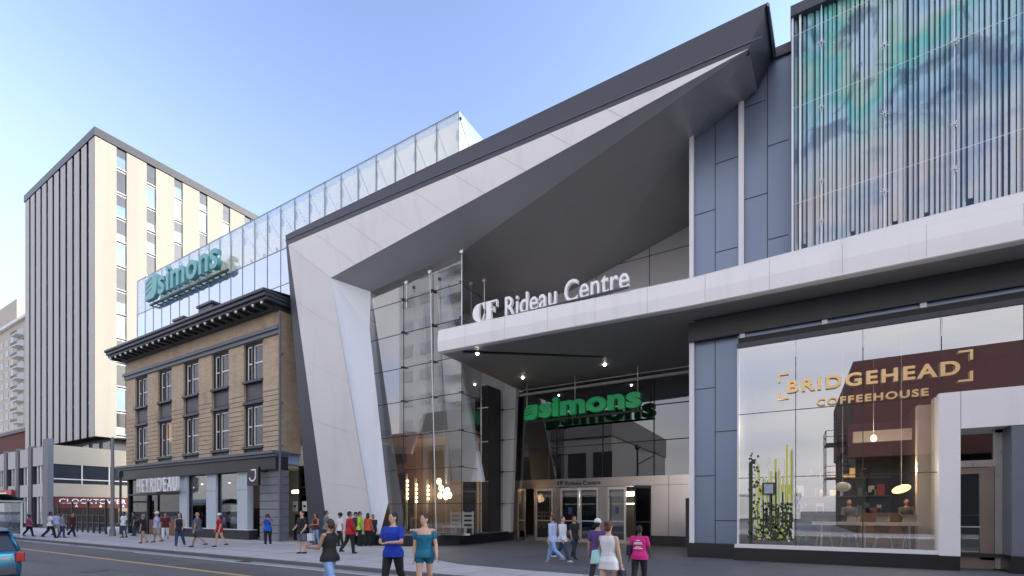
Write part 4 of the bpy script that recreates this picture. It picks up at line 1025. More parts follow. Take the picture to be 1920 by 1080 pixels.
for i in range(26):
    x = random.uniform(kx0+1, kx1-3); y = YK+random.uniform(1.2, 3.4); mb.box(x, x+random.uniform(0.3, 1.2), y, y+0.4, 0.05, random.uniform(0.8, 2.2))
mb.build_each('stock_shelf', 'interior_dark', bh)
for i, m in enumerate(('bright_red', 'white_furniture', 'green_sign', 'timber', 'white_furniture', 'interior_warm', 'bright_red')):
    x = XY(345+18*i, YK+1.5); B().box(x, x+0.35, YK+1.1, YK+1.18, 0.9+0.3*(i % 4), 1.7+0.35*(i % 4)).build('goods', m, bh)
mb = B()
for i in range(7): mb.ball((XY(350+17*i, YK+1.6), YK+1.4, 3.3+0.2*(i % 3)), 0.07, 6, 5)
mb.build_each('shop_lamp', 'warm_bulb', bh)
s = thing('shop_name_sign', 'tall thin white HEYRIDEAU lettering under the black fascia of the brick house', 'sign', (XY(298, 16.5), 16.5, 3.2))
lettering('HEYRIDEAU', s, 'white_sign', XY(259, 16.5), XY(334, 16.5), 16.5, 3.12, 4.12, 0.2, 0.0, 1.35)
mb = B(); mb.box(XY(259, 16.6), XY(337, 16.6), 16.62, 16.7, 3.02, 3.08); mb.box(XY(259, 16.6), XY(337, 16.6), 16.62, 16.7, 4.1, 4.2); mb.build('rail', 'near_black', s)
s = thing('blade_sign', 'square black hanging sign with a white letter J by the shop door', 'sign', (XY(476, 16.2), 16.2, 3.5))
xq = XY(476, 16.2); B().box(xq-0.6, xq+0.5, 16.15, 16.3, 3.25, 4.3).build('board', 'black', s)
mb = B(); c0 = (xq-0.05, 16.14, 3.82)
for i in range(10):
    t0, t1 = math.radians(200+17*i), math.radians(200+17*(i+1)); r0_, r1_ = 0.27, 0.36
    mb.prism([(c0[0]+r*math.cos(t), 16.13, c0[2]+r*math.sin(t)) for r, t in ((r0_, t0), (r0_, t1), (r1_, t1), (r1_, t0))], (0, 0.02, 0))
mb.box(c0[0]+0.265, c0[0]+0.35, 16.13, 16.15, 3.82, 4.18); mb.box(c0[0]-0.1, c0[0]+0.265, 16.13, 16.15, 4.10, 4.18); mb.build('letter', 'white_sign', s)
B().box(xq+0.0, xq+0.08, 16.3, 16.95, 4.05, 4.12).build('bracket', 'near_black', s)
pp = thing('downpipe', 'grey downpipe running down between the brick house and the portal leg', 'pipe', (-25.55, 16.9, 0))
mb = B().tube((-25.55, 16.9, 0), (-25.55, 16.9, 13.3), 0.07, 8)
for z in (2, 5.5, 8, 10.8): mb.box(-25.66, -25.44, 16.9, 17.05, z, z+0.06)
mb.build('pipe', 'slate', pp)

# ================================================================== OFFICE TOWER
tw = thing('office_tower', 'tall office tower with cream and grey upright panels and a black roof edge', 'tower', (-80, 30, 10))
TX, TY, TZ, TB = -69.6, 23.0, 45.2, 10.4
B().box(-93.2, TX-0.25, TY+0.25, 49, TB, TZ).build('core', 'near_black', tw)
B().box(-93.5, TX+0.06, TY-0.06, 49.5, TZ, TZ+0.95).build('roof_edge', 'black', tw)
mb = B(); mb.box(TX-1.75, TX-0.3, TY, TY+0.06, TB, TZ-0.1)
x = TX-1.75-0.7
while x > -93: mb.box(x-1.48, x, TY, TY+0.06, TB, TZ-0.1); x -= 2.18
mb.build_each('front_panel', 'grey_wall', tw)
mb = B(); x = TX-1.75-0.21
while x > -93:
    for k in range(12): mb.box(x-0.12, x+0.1, TY+0.05, TY+0.1, TB+1+2.9*k+(hash((int(x*10), k)) % 5)*0.1, TB+1.35+2.9*k)
    x -= 2.18
mb.build('vent', 'slate', tw)
y = TY+0.0; first = True; ny = 0
wy = []
mb = B()
ys = 25.05
mb.box(TX-0.3, TX, TY, ys, TB, TZ-0.1)
y = ys
while y < 47:
    wy.append((y, y+1.0)); mb.box(TX-0.3, TX, y+1.0, y+3.08, TB, TZ-1.0 if False else TZ-0.1); y += 3.08
mb.build_each('side_panel', 'cream_wall', tw)
for (a, b) in wy:
    for k in range(12):
        z = TB-0.2+2.9*k+0.35
        if z+2.2 > TZ: continue
        w = B().box(TX-0.22, TX-0.12, a, b, z, z+0.12).box(TX-0.22, TX-0.1, a, b, z+0.3, z+0.42).build('window', 'sill_white', tw)
        B().box(TX-0.2, TX-0.18, a, b, z+0.42, z+2.9).build('pane', ('sky_glass', 'dark_glass', 'sky_glass', 'blind_grey')[(k*7+int(a*3)) % 4], w)
        if (k+int(a)) % 3 != 2: B().box(TX-0.18, TX-0.16, a, b, z+1.75-0.5*((k*5+int(a)) % 2), z+2.9).build('blind', 'dark_glass', w)
mb = B(); mb.box(-93, TX-1.6, TY+1.5, 48, 8.2, TB); mb.build('recessed_floor', 'charcoal', tw)
mb = B()
for k in range(6): mb.box(-71.5-3*k, -69.6-3*k, TY+1.4, TY+1.5, 8.6, 10.0)
mb.build_each('recessed_window', 'dark_glass', tw)

# ================================================================== LOW CORNER BUILDING
lb = thing('low_corner_building', 'low two storey corner building with cream bands and a red restaurant sign', 'building', (-64, 17.5, 0))
LX, LY = -64.0, 17.5
B().box(-92, LX-0.3, LY+0.3, 27.5, 0, 8.3).build('core', 'interior_dark', lb)
mb = B(); mb.box(LX-0.3, LX, LY+0.35, 28, 6.5, 8.4); mb.box(LX-0.3, LX, LY+0.35, 28, 3.2, 4.55)
mb.build_each('side_band', 'low_cream', lb)
mb = B()
for k in range(7):
    x1 = LX-1.7-4.0*k; x0 = x1-2.9
    mb.box(x0, x1, LY, LY+0.3, 6.4, 8.3); mb.box(x0, x1, LY, LY+0.3, 3.2, 4.5)
mb.build_each('front_band', 'grey_wall', lb)
mb = B(); mb.box(LX-1.3, LX+0.02, LY-0.1, LY+0.35, 0, 9.0)
mb.build('corner_pier', 'slate', lb)
mb = B()
for k in range(7): x1 = LX-1.7-4.0*k-2.9; mb.box(x1-1.05, x1-0.02, LY-0.1, LY+0.6, 0, 8.5)
mb.build_each('pier', 'charcoal', lb)
for k in range(7):
    x1 = LX-1.7-4.0*k; x0 = x1-2.9
    for z0, z1 in ((4.5, 6.4), (0.4, 3.2)):
        w = B().box(x0+0.9, x0+1.05, LY+0.1, LY+0.3, z0, z1).box(x0+2.0, x0+2.15, LY+0.1, LY+0.3, z0, z1).build('window', 'sill_white', lb)
        B().box(x0, x1, LY+0.2, LY+0.22, z0, z1).build('pane', 'dark_window', w)
for k in range(3):
    a = LY+0.35+2.3*k; b = a+2.3
    w = B().box(LX-0.2, LX-0.05, b-0.09, b, 4.55, 6.5).box(LX-0.2, LX-0.05, a, b-0.09, 4.95, 5.05).build('window', 'sill_white', lb)
    B().box(LX-0.15, LX-0.13, a, b-0.09, 4.55, 6.5).build('pane', 'dark_glass', w)
    w = B().box(LX-0.2, LX-0.05, b-0.09, b, 0.3, 2.4).build('window', 'near_black', lb)
    B().box(LX-0.15, LX-0.13, a, b-0.09, 0.3, 2.4).build('pane', 'dark_window', w)
s = thing('red_restaurant_sign', 'dark red sign board reading CLOCKTOWER on the low corner building', 'sign', (LX, LY+3.5, 2.8))
B().box(LX-0.05, LX+0.08, LY+0.4, 24.6, 2.05, 3.18).build('board', 'red_sign', s)
isl = text_islands('CLOCKTOWER', 0.012, 0.5, 1.1)
av = [v for vs, _ in isl for v in vs]; a0, a1 = min(v[0] for v in av), max(v[0] for v in av); b0, b1 = min(v[2] for v in av), max(v[2] for v in av)
for vs, fs in isl:
    mb = B(); mb.v = [(LX+0.1-v[1]*0.04, LY+0.75+(v[0]-a0)/(a1-a0)*5.6, 2.5+(v[2]-b0)/(b1-b0)*0.5) for v in vs]; mb.f = list(fs); mb.build('letter', 'white_sign', s)
mb = B()
for y in (19.6, 21.6, 23.6): mb.prism([(LX+0.09, y-0.12, 2.15), (LX+0.09, y+0.12, 2.15), (LX+0.09, y+0.03, 2.42), (LX+0.09, y-0.03, 2.42)], (0.02, 0, 0))
mb.build_each('lamp', 'fin_white', s)
s = thing('red_shop_sign', 'bright red shop sign with a pale panel at the far left edge of the street', 'sign', (-77, 17.2, 3.4))
B().box(XY(-30, 17.2), XY(22, 17.2), 17.15, 17.35, 2.9, 4.1).build('board', 'bright_red', s); B().box(XY(-30, 17.2), XY(13, 17.2), 17.13, 17.15, 3.2, 3.8).build('panel', 'white_sign', s)

# ================================================================== FAR LEFT: red brick block and pale apartment tower
rb = thing('red_brick_block', 'dark red brick block behind the low corner building at far left', 'building', (-115, 30, 0))
B().box(-150, -96, 24, 60, 0, 13.4).build('wall', 'red_brick', rb); B().box(-150.2, -95.8, 23.8, 60.2, 13.4, 13.9).build('roof_edge', 'charcoal', rb)
ap = thing('apartment_tower', 'pale cream apartment tower with balconies at the far left of the street', 'apartment tower', (-185, 50, 0))
AX, AY = -189.0, 48.0
B().box(-240, AX, AY, 80, 0, 58).build('wall', 'apartment_wall', ap)
B().box(-240, -206, AY+1, 75, 58, 67).build('penthouse', 'apartment_wall', ap)
mb = B(); mb.box(-241, AX+0.6, AY-0.8, 81, 58, 58.8); mb.build('cornice', 'sill_white', ap)
for k in range(19):
    z = 4+3.25*k
    for j, (a, b) in enumerate(((-193.4, -191), (-207, -204.5), (-212, -209.5), (-217, -214.5))):
        if z > 55: continue
        w = B().box(a, b, AY-0.12, AY, z, z+0.2).build('window', 'sill_white', ap); B().box(a, b, AY-0.06, AY-0.02, z+0.2, z+1.9).build('pane', ('dark_glass', 'sky_glass', 'blind_grey')[(k+j) % 3], w)
    if z > 20: pass
for k in range(15):
    z = 8+3.25*k; b_ = B().box(-201, -195.5, AY-1.6, AY, z, z+0.25).build('balcony', 'sill_white', ap)
    mb = B(); mb.box(-201, -195.5, AY-1.6, AY-1.5, z+1.05, z+1.15)
    for i in range(10): mb.box(-201+0.6*i, -200.85+0.6*i, AY-1.6, AY-1.55, z+0.25, z+1.05)
    mb.build('railing', 'near_black', b_)
    B().box(-201, -195.5, AY-0.03, AY-0.01, z+0.25, z+2.4).build('balcony_door', 'dark_glass', b_)

# ================================================================== ACROSS THE STREET (seen in the glass)
op = thing('maroon_building', 'dark maroon brick building across the street mirrored in the shop window', 'building', (12, -12, 0))
OY = -8.0
B().box(4.0, 34, -30, OY, 7.4, 13.6).build('wall', 'maroon_wall', op)
mb = B()
for i in range(6):
    t0, t1 = math.radians(90*i/6), math.radians(90*(i+1)/6)
    mb.face((3.6, OY+1.2*math.sin(t0), 6.4+2.2*math.cos(t0)), (34, OY+1.2*math.sin(t0), 6.4+2.2*math.cos(t0)), (34, OY+1.2*math.sin(t1), 6.4+2.2*math.cos(t1)), (3.6, OY+1.2*math.sin(t1), 6.4+2.2*math.cos(t1)))
mb.face(*[(3.6, OY+1.2*math.sin(math.radians(15*i)), 6.4+2.2*math.cos(math.radians(15*i))) for i in range(7)], (3.6, OY, 6.4))
mb.box(3.6, 34, OY, OY+1.2, 5.9, 6.4)
mb.build('awning', 'maroon_wall', op)
B().box(4.2, 34, -30, OY-0.3, 0, 7.4).build('shop_wall', 'interior_dark', op)
for k in range(6): w = B().box(5+4.6*k, 8.6+4.6*k, OY-0.3, OY-0.2, 0.6, 5.2).build('shop_window', 'dark_glass', op)
fe = thing('fire_escape', 'black iron fire escape with ladder on the end wall across the street', 'fire escape', (3.2, -9, 2))
mb = B()
for z in (4.4, 7.2): mb.box(2.2, 3.9, -11, -8.2, z, z+0.08)
mb.build('platform', 'black', fe)
mb = B()
for x, y in ((2.2, -8.2), (2.2, -11), (3.0, -8.2)):
    mb.tube((x, y, 3), (x, y, 8.3), 0.04, 5)
for z in (4.9, 5.4, 7.8, 8.3): mb.tube((2.2, -8.2, z), (3.9, -8.2, z), 0.025, 5); mb.tube((2.2, -11, z), (2.2, -8.2, z), 0.025, 5)
mb.build('railing', 'black', fe)
mb = B(); mb.tube((3.3, -8.15, 4.4), (2.9, -8.15, 9.5), 0.035, 5); mb.tube((3.75, -8.15, 4.4), (3.35, -8.15, 9.5), 0.035, 5)
for i in range(14): z = 4.6+0.35*i; x = 3.3-0.4*(z-4.4)/5.1; mb.tube((x, -8.15, z), (x+0.45, -8.15, z), 0.022, 5)
mb.build('ladder', 'black', fe)
og = thing('grey_opposite_building', 'grey concrete building across the street mirrored in the entrance glass', 'building', (-30, -14, 0))
B().box(-42, -20.5, -40, -10, 0, 14.5).build('wall', 'opposite_grey', og)
B().box(-33, -20.3, -40, -9.6, 11.5, 14.8).build('upper_storey', mat('opposite_dark', (0.14, 0.135, 0.13), 0.85, 0, 0.1), og)
for k in range(6): B().box(-41+3.6*k, -38.4+3.6*k, -10.0, -9.95, 5.0, 9.5).build('window', 'dark_glass', og)
B().box(-41.5, -21, -10, -9.9, 0.3, 3.8).build('shop_window', 'dark_glass', og)
orr = thing('red_opposite_building', 'red brick building across the street mirrored in the atrium glass', 'building', (-55, -14, 0))
B().box(-70, -42.3, -40, -9, 0, 12).build('wall', 'opposite_red', orr)
for k in range(7):
    for z in (4.5, 8): B().box(-68.5+3.8*k, -66.7+3.8*k, -9.0, -8.93, z, z+2.2).build('window', 'dark_glass', orr)
B().box(-70, -42.4, -9, -8.9, 0.3, 3.4).build('shop_window', 'dark_glass', orr)
og2 = thing('tall_opposite_block', 'tall pale apartment block with balconies mirrored high in the atrium glass', 'building', (-42, -25, 0))
B().box(-50, -36.5, -40, -14, 0, 42).build('wall', 'sill_white', og2)
for k in range(4):
    for z in range(11): B().box(-49.2+3.3*k, -47.2+3.3*k, -14, -13.9, 2.4+3.6*z, 4.0+3.6*z).build('window', 'blind_grey', og2)
for z in range(9): B().box(-39.8, -36.4, -14, -12.6, 9+3.6*z, 10.1+3.6*z).build('balcony', 'light_panel', og2)
og3 = thing('pale_opposite_block', 'pale low building far across the street mirrored low in the shop window', 'building', (-10, -60, 0))
B().box(-40, 1, -110, -75, 0, 5).build('wall', 'sill_white', og3); B().box(-40.3, 1.3, -110, -74.6, 5, 5.4).build('roof_edge', 'light_panel', og3)

tl = thing('opposite_street_lamp', 'tall dark street lamp with a curved arm across the street mirrored in the entrance glass', 'lamp post', (-15.4, -4, 0))
B().tube((-15.4, -4, 0), (-15.4, -4, 8.9), 0.16, 8, 0.1).build('pole', 'black', tl)
B().tube((-15.4, -4, 7.0), (-13.4, -3.6, 7.9), 0.06, 6).tube((-15.4, -4, 8.7), (-13.0, -4, 8.2), 0.03, 5).build('arm', 'black', tl)
B().ball((-15.4, -4, 9.0), (0.3, 0.3, 0.35), 10, 6).build('lantern', 'black', tl)
# ================================================================== STREET FURNITURE
g = onZ(211, 1005); lp = thing('street_lamp', 'plain tall grey lamp post at the left end of the brick house', 'lamp post', tuple(g))
zt = HCAM+(HY-822)/F*(g-Vector((0, 0, 0))).dot(Vector((-SY, CY, 0)))
B().tube(g, (g.x, g.y, zt), 0.13, 12, 0.09).build('pole', 'pole_grey', lp); B().tube(g, g+Vector((0, 0, 0.5)), 0.2, 12, 0.17).build('base', 'pole_grey', lp)
B().ball((g.x, g.y, zt), 0.1, 10, 6).build('cap', 'pole_grey', lp)
g = onZ(226, 1002); lp = thing('lantern_post', 'thin dark post with a small lantern head right of the grey lamp post', 'lamp post', tuple(g))
B().tube(g, (g.x, g.y, 4.3), 0.08, 8).build('pole', 'charcoal', lp); B().box(g.x-0.14, g.x+0.14, g.y-0.14, g.y+0.14, 4.3, 4.75).build('lantern', 'near_black', lp, bevel=0.03)
# patio fence
a, b = Vector((-58, 16.5, 0)), Vector((-45.2, 15.6, 0))
pf = thing('patio_fence', 'black metal patio fence with glass screens in front of the restaurant', 'fence', tuple((a+b)/2))
n = 9
for i in range(n+1):
    q = a.lerp(b, i/n); B().box(q.x-0.06, q.x+0.06, q.y-0.06, q.y+0.06, 0, 2.6 if i % 3 == 0 else 1.5).build('post', 'near_black', pf)
mb = B()
for i in range(n):
    p0, p1 = a.lerp(b, (i+0.06)/n), a.lerp(b, (i+0.94)/n)
    for z in (0.15, 0.8, 1.4): mb.prism([(p0.x, p0.y-0.02, z), (p1.x, p1.y-0.02, z), (p1.x, p1.y+0.02, z), (p0.x, p0.y+0.02, z)], (0, 0, 0.05))
    for j in range(7): q = p0.lerp(p1, (j+0.5)/7); mb.box(q.x-0.015, q.x+0.015, q.y-0.015, q.y+0.015, 0.2, 1.4)
mb.build('rail', 'near_black', pf)
mb = B(); mb.prism([(a.x, a.y, 2.45), (b.x, b.y, 2.45), (b.x, b.y+0.08, 2.45), (a.x, a.y+0.08, 2.45)], (0, 0, 0.12)); mb.build('top_beam', 'near_black', pf)
# bus shelter
sh = thing('bus_shelter', 'white framed glass bus shelter at far left kerb', 'bus shelter', (-47, 12, 0))
g0 = onZ(40, 1008); X1 = g0.x; Y1 = g0.y-1.7
ps = [(X1, Y1), (X1-6, Y1), (X1, Y1+1.7), (X1-6, Y1+1.7)]
for x, y in ps: B().box(x-0.05, x+0.05, y-0.05, y+0.05, 0, 2.35).build('post', 'fin_white', sh)
mb = B(); mb.box(X1-6.2, X1+0.15, Y1-0.15, Y1+1.85, 2.35, 2.45)
mb.sweep(None, [[(x, Y1-0.15+2.0*k/8, 2.45+0.42*math.sin(math.pi*k/8)) for k in range(9)] for x in (X1-6.2, X1+0.15)])
mb.build('roof', mat('shelter_roof', (0.45, 0.52, 0.52), 0.4), sh)
B().box(X1-6, X1-0.05, Y1+1.69, Y1+1.71, 0.25, 2.3).box(X1-0.01, X1+0.01, Y1+0.9, Y1+1.65, 0.25, 2.3).build('pane', 'shelter_glass', sh)
B().box(X1-4.5, X1-1.5, Y1+1.2, Y1+1.6, 0.45, 0.5).build('seat', 'timber', sh)

# ================================================================== PEOPLE
def skin(n, c): mat(n, c, 0.55, 0, 0.06, 8)
skin('skin_light', (0.58, 0.36, 0.26)); skin('skin_tan', (0.42, 0.24, 0.15)); skin('skin_dark', (0.12, 0.065, 0.04))
for n, c in dict(hair_black=(0.012, 0.01, 0.01), hair_brown=(0.06, 0.03, 0.018), hair_auburn=(0.10, 0.04, 0.02), hair_blond=(0.32, 0.22, 0.11),
    cloth_white=(0.72, 0.72, 0.74), cloth_black=(0.014, 0.014, 0.017), cloth_navy=(0.018, 0.025, 0.05), cloth_pink=(0.62, 0.10, 0.20), cloth_magenta=(0.62, 0.02, 0.22),
    cloth_lavender=(0.25, 0.25, 0.36), cloth_darkred=(0.10, 0.012, 0.015), cloth_red=(0.42, 0.012, 0.02), cloth_sky=(0.42, 0.52, 0.74), cloth_grey=(0.10, 0.115, 0.15),
    cloth_olive=(0.055, 0.05, 0.045), cloth_denim=(0.035, 0.06, 0.12), cloth_lightdenim=(0.22, 0.38, 0.62), cloth_blue=(0.008, 0.045, 0.42), cloth_royal=(0.01, 0.09, 0.45),
    cloth_teal=(0.008, 0.14, 0.22), cloth_lime=(0.40, 0.72, 0.03), cloth_orange=(0.58, 0.08, 0.025), cloth_khaki=(0.42, 0.38, 0.33), cloth_pattern=(0.13, 0.13, 0.20),
    cloth_bluegrey=(0.13, 0.19, 0.25), cloth_purple=(0.09, 0.05, 0.2), bag_mint=(0.45, 0.80, 0.76), shoe_tan=(0.4, 0.22, 0.14)).items():
    mat(n, c, 0.8 if 'hair' not in n else 0.6, 0, 0.22 if 'pattern' not in n else 0.8, 5 if 'pattern' not in n else 18, 0.35 if 'cloth' in n else 0.3, 22 if 'cloth' in n else 60)

def blob(mb, a, ra, b, rb, n=12):
    """tapered limb with round ends"""
    a = Vector(a); b = Vector(b); d = b-a
    if d.length < 1e-4: d = Vector((0, 0, 0.001))
    u = d.normalized(); p = u.orthogonal().normalized(); q = u.cross(p); rings = []
    for t in (-80, -50, -20): t = math.radians(t); rings.append((a+u*ra*math.sin(t), ra*math.cos(t)))
    rings.append((a, ra)); rings.append((a+d*0.5, (ra+rb)/2*1.02)); rings.append((b, rb))
    for t in (20, 50, 80): t = math.radians(t); rings.append((b+u*rb*math.sin(t), rb*math.cos(t)))
    k = len(mb.v)
    for c, r in rings:
        for i in range(n): w = 2*math.pi*i/n; mb.v.append(tuple(c+p*r*math.cos(w)+q*r*math.sin(w)))
    for j in range(len(rings)-1):
        for i in range(n): a0 = k+j*n+i; b0 = k+j*n+(i+1) % n; mb.f.append((a0, b0, b0+n, a0+n))
    e = k+(len(rings)-1)*n; mb.f.append(tuple(k+i for i in reversed(range(n)))); mb.f.append(tuple(e+i for i in range(n)))
def rings(mb, rs, n=18):
    """stack of ellipses (x, y, z, rx, ry)"""
    k = len(mb.v)
    for x, y, z, rx, ry in rs:
        for i in range(n): w = 2*math.pi*i/n; mb.v.append((x+rx*math.cos(w), y+ry*math.sin(w), z))
    for j in range(len(rs)-1):
        for i in range(n): a0 = k+j*n+i; b0 = k+j*n+(i+1) % n; mb.f.append((a0, b0, b0+n, a0+n))
    e = k+(len(rs)-1)*n; mb.f.append(tuple(k+i for i in reversed(range(n)))); mb.f.append(tuple(e+i for i in range(n)))
def fused(mb, name, m, parent, voxel, smooth=3):
    me = bpy.data.meshes.new(name); me.from_pydata(mb.v, [], mb.f); me.update()
    bm = bmesh.new(); bm.from_mesh(me); bmesh.ops.recalc_face_normals(bm, faces=bm.faces); bm.to_mesh(me); bm.free()
    o = bpy.data.objects.new(name, me); tcol.objects.link(o)
    r = o.modifiers.new('r', 'REMESH'); r.mode = 'VOXEL'; r.voxel_size = voxel
    if smooth: s = o.modifiers.new('s', 'SMOOTH'); s.factor = 0.5; s.iterations = smooth
    out = bake(o); out.name = name
    for p in out.polygons: p.use_smooth = True
    out.materials.clear(); out.materials.append(M[m])
    o = bpy.data.objects.new(name, out); col.objects.link(o); o.parent = parent
    return o
tcol = bpy.data.collections.new('scratch'); scene.collection.children.link(tcol)

def person(label, pos, yaw=0, H=1.7, sk='skin_light', hair='short', hc='hair_brown', top='tee', tc='cloth_white', bot='pants', bc='cloth_black',
           legs=(8, -8), arms=((8, 8, 15, 0), (-8, 8, 15, 0)), fat=1.0, shoe='black', near=False, sit=False, head_turn=0, female=False, cap=None, group=None, lean=0):
    """a standing or walking figure facing -Y at yaw 0; arms: (forward, outward, elbow, inward) for right and left"""
    s = H/1.75
    r = thing('person', label, 'person', (pos[0], pos[1], pos[2]), group)
    r.rotation_euler = (math.radians(lean), 0, math.radians(yaw)); r.scale = (s, s, s)
    vx = 0.0075 if near else 0.014
    fx = fat; rd = math.radians
    hipw = 0.095*fx; L = []
    for side, a in ((-1, legs[0]), (1, legs[1])):
        hip = Vector((side*hipw, 0.0, 0.93)); A = rd(a); bend = rd(6 + max(0, -a)*1.1)
        if sit: A = rd(80); bend = rd(85)
        knee = hip+Vector((side*0.005, -math.sin(A)*0.43, -math.cos(A)*0.43)); ank = knee+Vector((0, -math.sin(A-bend)*0.42, -math.cos(A-bend)*0.42)); L.append([side, hip, knee, ank, A-bend])
    drop = min(l[3].z for l in L)-0.075
    dz = Vector((0, 0, -drop))
    for l in L:
        for i in (1, 2, 3): l[i] = l[i]+dz
    def Z(v): return v-drop
    sw = 0.185 if not female else 0.165
    body = B()
    # trunk, neck and head are one run of sections
    w1 = 0.125 if female else 0.145
    trunk = [(0, 0.005, 0.86, 0.13*fx, 0.10*fx), (0, 0.01, 0.93, 0.16*fx, 0.112*fx), (0, 0.0, 1.03, 0.145*fx, 0.10*fx), (0, -0.005, 1.12, w1*fx, 0.095*fx), (0, -0.005, 1.24, 0.155*fx, 0.11*fx), (0, 0.0, 1.33, 0.168*fx, 0.112*fx), (0, 0.005, 1.40, 0.165, 0.092), (0, 0.008, 1.445, 0.105, 0.072), (0, 0.008, 1.475, 0.06, 0.058)]
    T = [(x, y, Z(z), a, b) for x, y, z, a, b in trunk]
    rings(body, T)
    blob(body, (0, 0.01, Z(1.44)), 0.057, (0, -0.005, Z(1.56)), 0.05)
    ht = rd(head_turn); hz = Z(1.635)
    def hp(x, y, z): return (x*math.cos(ht)-y*math.sin(ht), x*math.sin(ht)+y*math.cos(ht), hz+z)
    mbh = B().ball((0, 0, 0), (0.073, 0.092, 0.108), 16, 12).ball((0, -0.03, -0.062), (0.052, 0.055, 0.058), 12, 8).ball((0, -0.095, -0.018), (0.013, 0.02, 0.022), 8, 6).ball((0, -0.084, -0.055), (0.024, 0.012, 0.009), 8, 5)
    for sd_ in (-1, 1): mbh.ball((sd_*0.075, 0.005, -0.005), (0.012, 0.022, 0.032), 8, 6)
    k = len(body.v); body.v += [hp(*v) for v in mbh.v]; body.f += [tuple(i+k for i in f) for f in mbh.f]
    for sd_, hip, knee, ank, sa in L:
        blob(body, hip, 0.088*fx, knee, 0.056); blob(body, knee, 0.055, ank, 0.036)
        mid = knee.lerp(ank, 0.3)+Vector((0, 0.012, 0)); blob(body, mid, 0.053, knee.lerp(ank, 0.55), 0.042)
        blob(body, ank+Vector((0, 0.02, -0.035)), 0.034, ank+Vector((0, -0.11, -0.045)), 0.028)
    AR = []
    for sd_, (fw, ou, el, inw) in ((-1, arms[0]), (1, arms[1])):
        sh = Vector((sd_*sw*(0.9+0.1*fx), 0.005, Z(1.395))); F_ = rd(fw); Ou = rd(ou+4*(fx-1)*10); I = rd(inw)
        u = Vector((sd_*math.sin(Ou), -math.sin(F_)*math.cos(Ou), -math.cos(F_)*math.cos(Ou)))
        elb = sh+u*0.285; e2 = F_+rd(el)
        f = Vector((sd_*(math.sin(Ou)*0.4*math.cos(I)-math.sin(I)), -math.sin(e2)*math.cos(I), -math.cos(e2)*math.cos(I))).normalized()
        wr = elb+f*0.25; AR.append((sd_, sh, elb, wr, f, u))
        blob(body, (sd_*0.11, 0.005, Z(1.385)), 0.062, sh, 0.055); blob(body, sh, 0.053, elb, 0.040); blob(body, elb, 0.040, wr, 0.027)
        side = Vector((0, -1, 0)) if abs(f.y) < 0.8 else Vector((0, 0, 1))
        side = (side-f*side.dot(f)).normalized(); nrm = f.cross(side)
        palm = wr+f*0.05
        blob(body, wr+f*0.02-side*0.012, 0.023, wr+f*0.07-side*0.016, 0.018); blob(body, wr+f*0.02+side*0.012, 0.023, wr+f*0.07+side*0.016, 0.018)
        cur = nrm*(-sd_)
        for j, (off, ln) in enumerate(((0.030, 0.068), (0.011, 0.078), (-0.010, 0.072), (-0.030, 0.055))):
            b0 = wr+f*0.085+side*off; b1 = b0+f*ln*0.5+cur*0.008; b2 = b1+f*ln*0.42+cur*0.022
            blob(body, b0, 0.0098, b1, 0.0090, 6); blob(body, b1, 0.0090, b2, 0.0078, 6)
        t0 = wr+f*0.03+side*0.03; blob(body, t0, 0.012, t0+f*0.035+side*0.03+cur*0.01, 0.0105, 6); blob(body, t0+f*0.035+side*0.03+cur*0.01, 0.0105, t0+f*0.07+side*0.035+cur*0.02, 0.009, 6)
    fused(body, 'body', sk, r, vx, 2)
    # clothes
    t_ = B(); e = 0.021
    lo = {'tee': 0.86, 'long': 0.84, 'tank': 0.88, 'off': 0.90, 'romper': 0.80, 'vest': 0.84}[top]
    g = [(x, y, z, (a+e if z > Z(1.0) else 0.186*fx+0.028), (b+e if z > Z(1.0) else 0.126*fx+0.04)) for x, y, z, a, b in T if z >= Z(lo)-0.04]
    hem = max(a for _, _, z, a, b in T)*1.0
    g = [(0, 0.005, Z(lo-0.04), 0.195*fx+0.03, 0.13*fx+0.04)] + [q for q in g if q[2] > Z(lo-0.02)]
    if top in ('tank', 'romper'): g = [q for q in g if q[2] < Z(1.45)]
    if top == 'off': g = [q for q in g if q[2] < Z(1.38)]
    else: g = g[:-1] if top not in ('tank', 'romper') else g
    rings(t_, g)
    if female:
        for sd_ in (-1, 1): t_.ball((sd_*0.075, -0.085, Z(1.27)), (0.07, 0.05, 0.065), 10, 8)
    if fx > 1.15: t_.ball((0, -0.05*fx, Z(1.06)), (0.15*fx, 0.11*fx, 0.15), 14, 10)
    for sd_, sh, elb, wr, f, u in AR:
        if top in ('tee', 'vest'):
            blob(t_, (sd_*0.12, 0.005, Z(1.385)), 0.074, sh, 0.069); blob(t_, sh, 0.066, sh.lerp(elb, 0.62), 0.062)
        elif top == 'long':
            blob(t_, (sd_*0.12, 0.005, Z(1.385)), 0.074, sh, 0.067); blob(t_, sh, 0.064, elb, 0.052); blob(t_, elb, 0.052, wr.lerp(elb, 0.06), 0.040)
        elif top == 'off':
            blob(t_, sh.lerp(elb, 0.18), 0.070, sh.lerp(elb, 0.45), 0.066)
        else: blob(t_, (sd_*0.07, 0.005, Z(1.40)), 0.05, (sd_*0.135, 0.005, Z(1.385)), 0.045)
    fused(t_, 'shirt', tc, r, vx*1.1, 2)
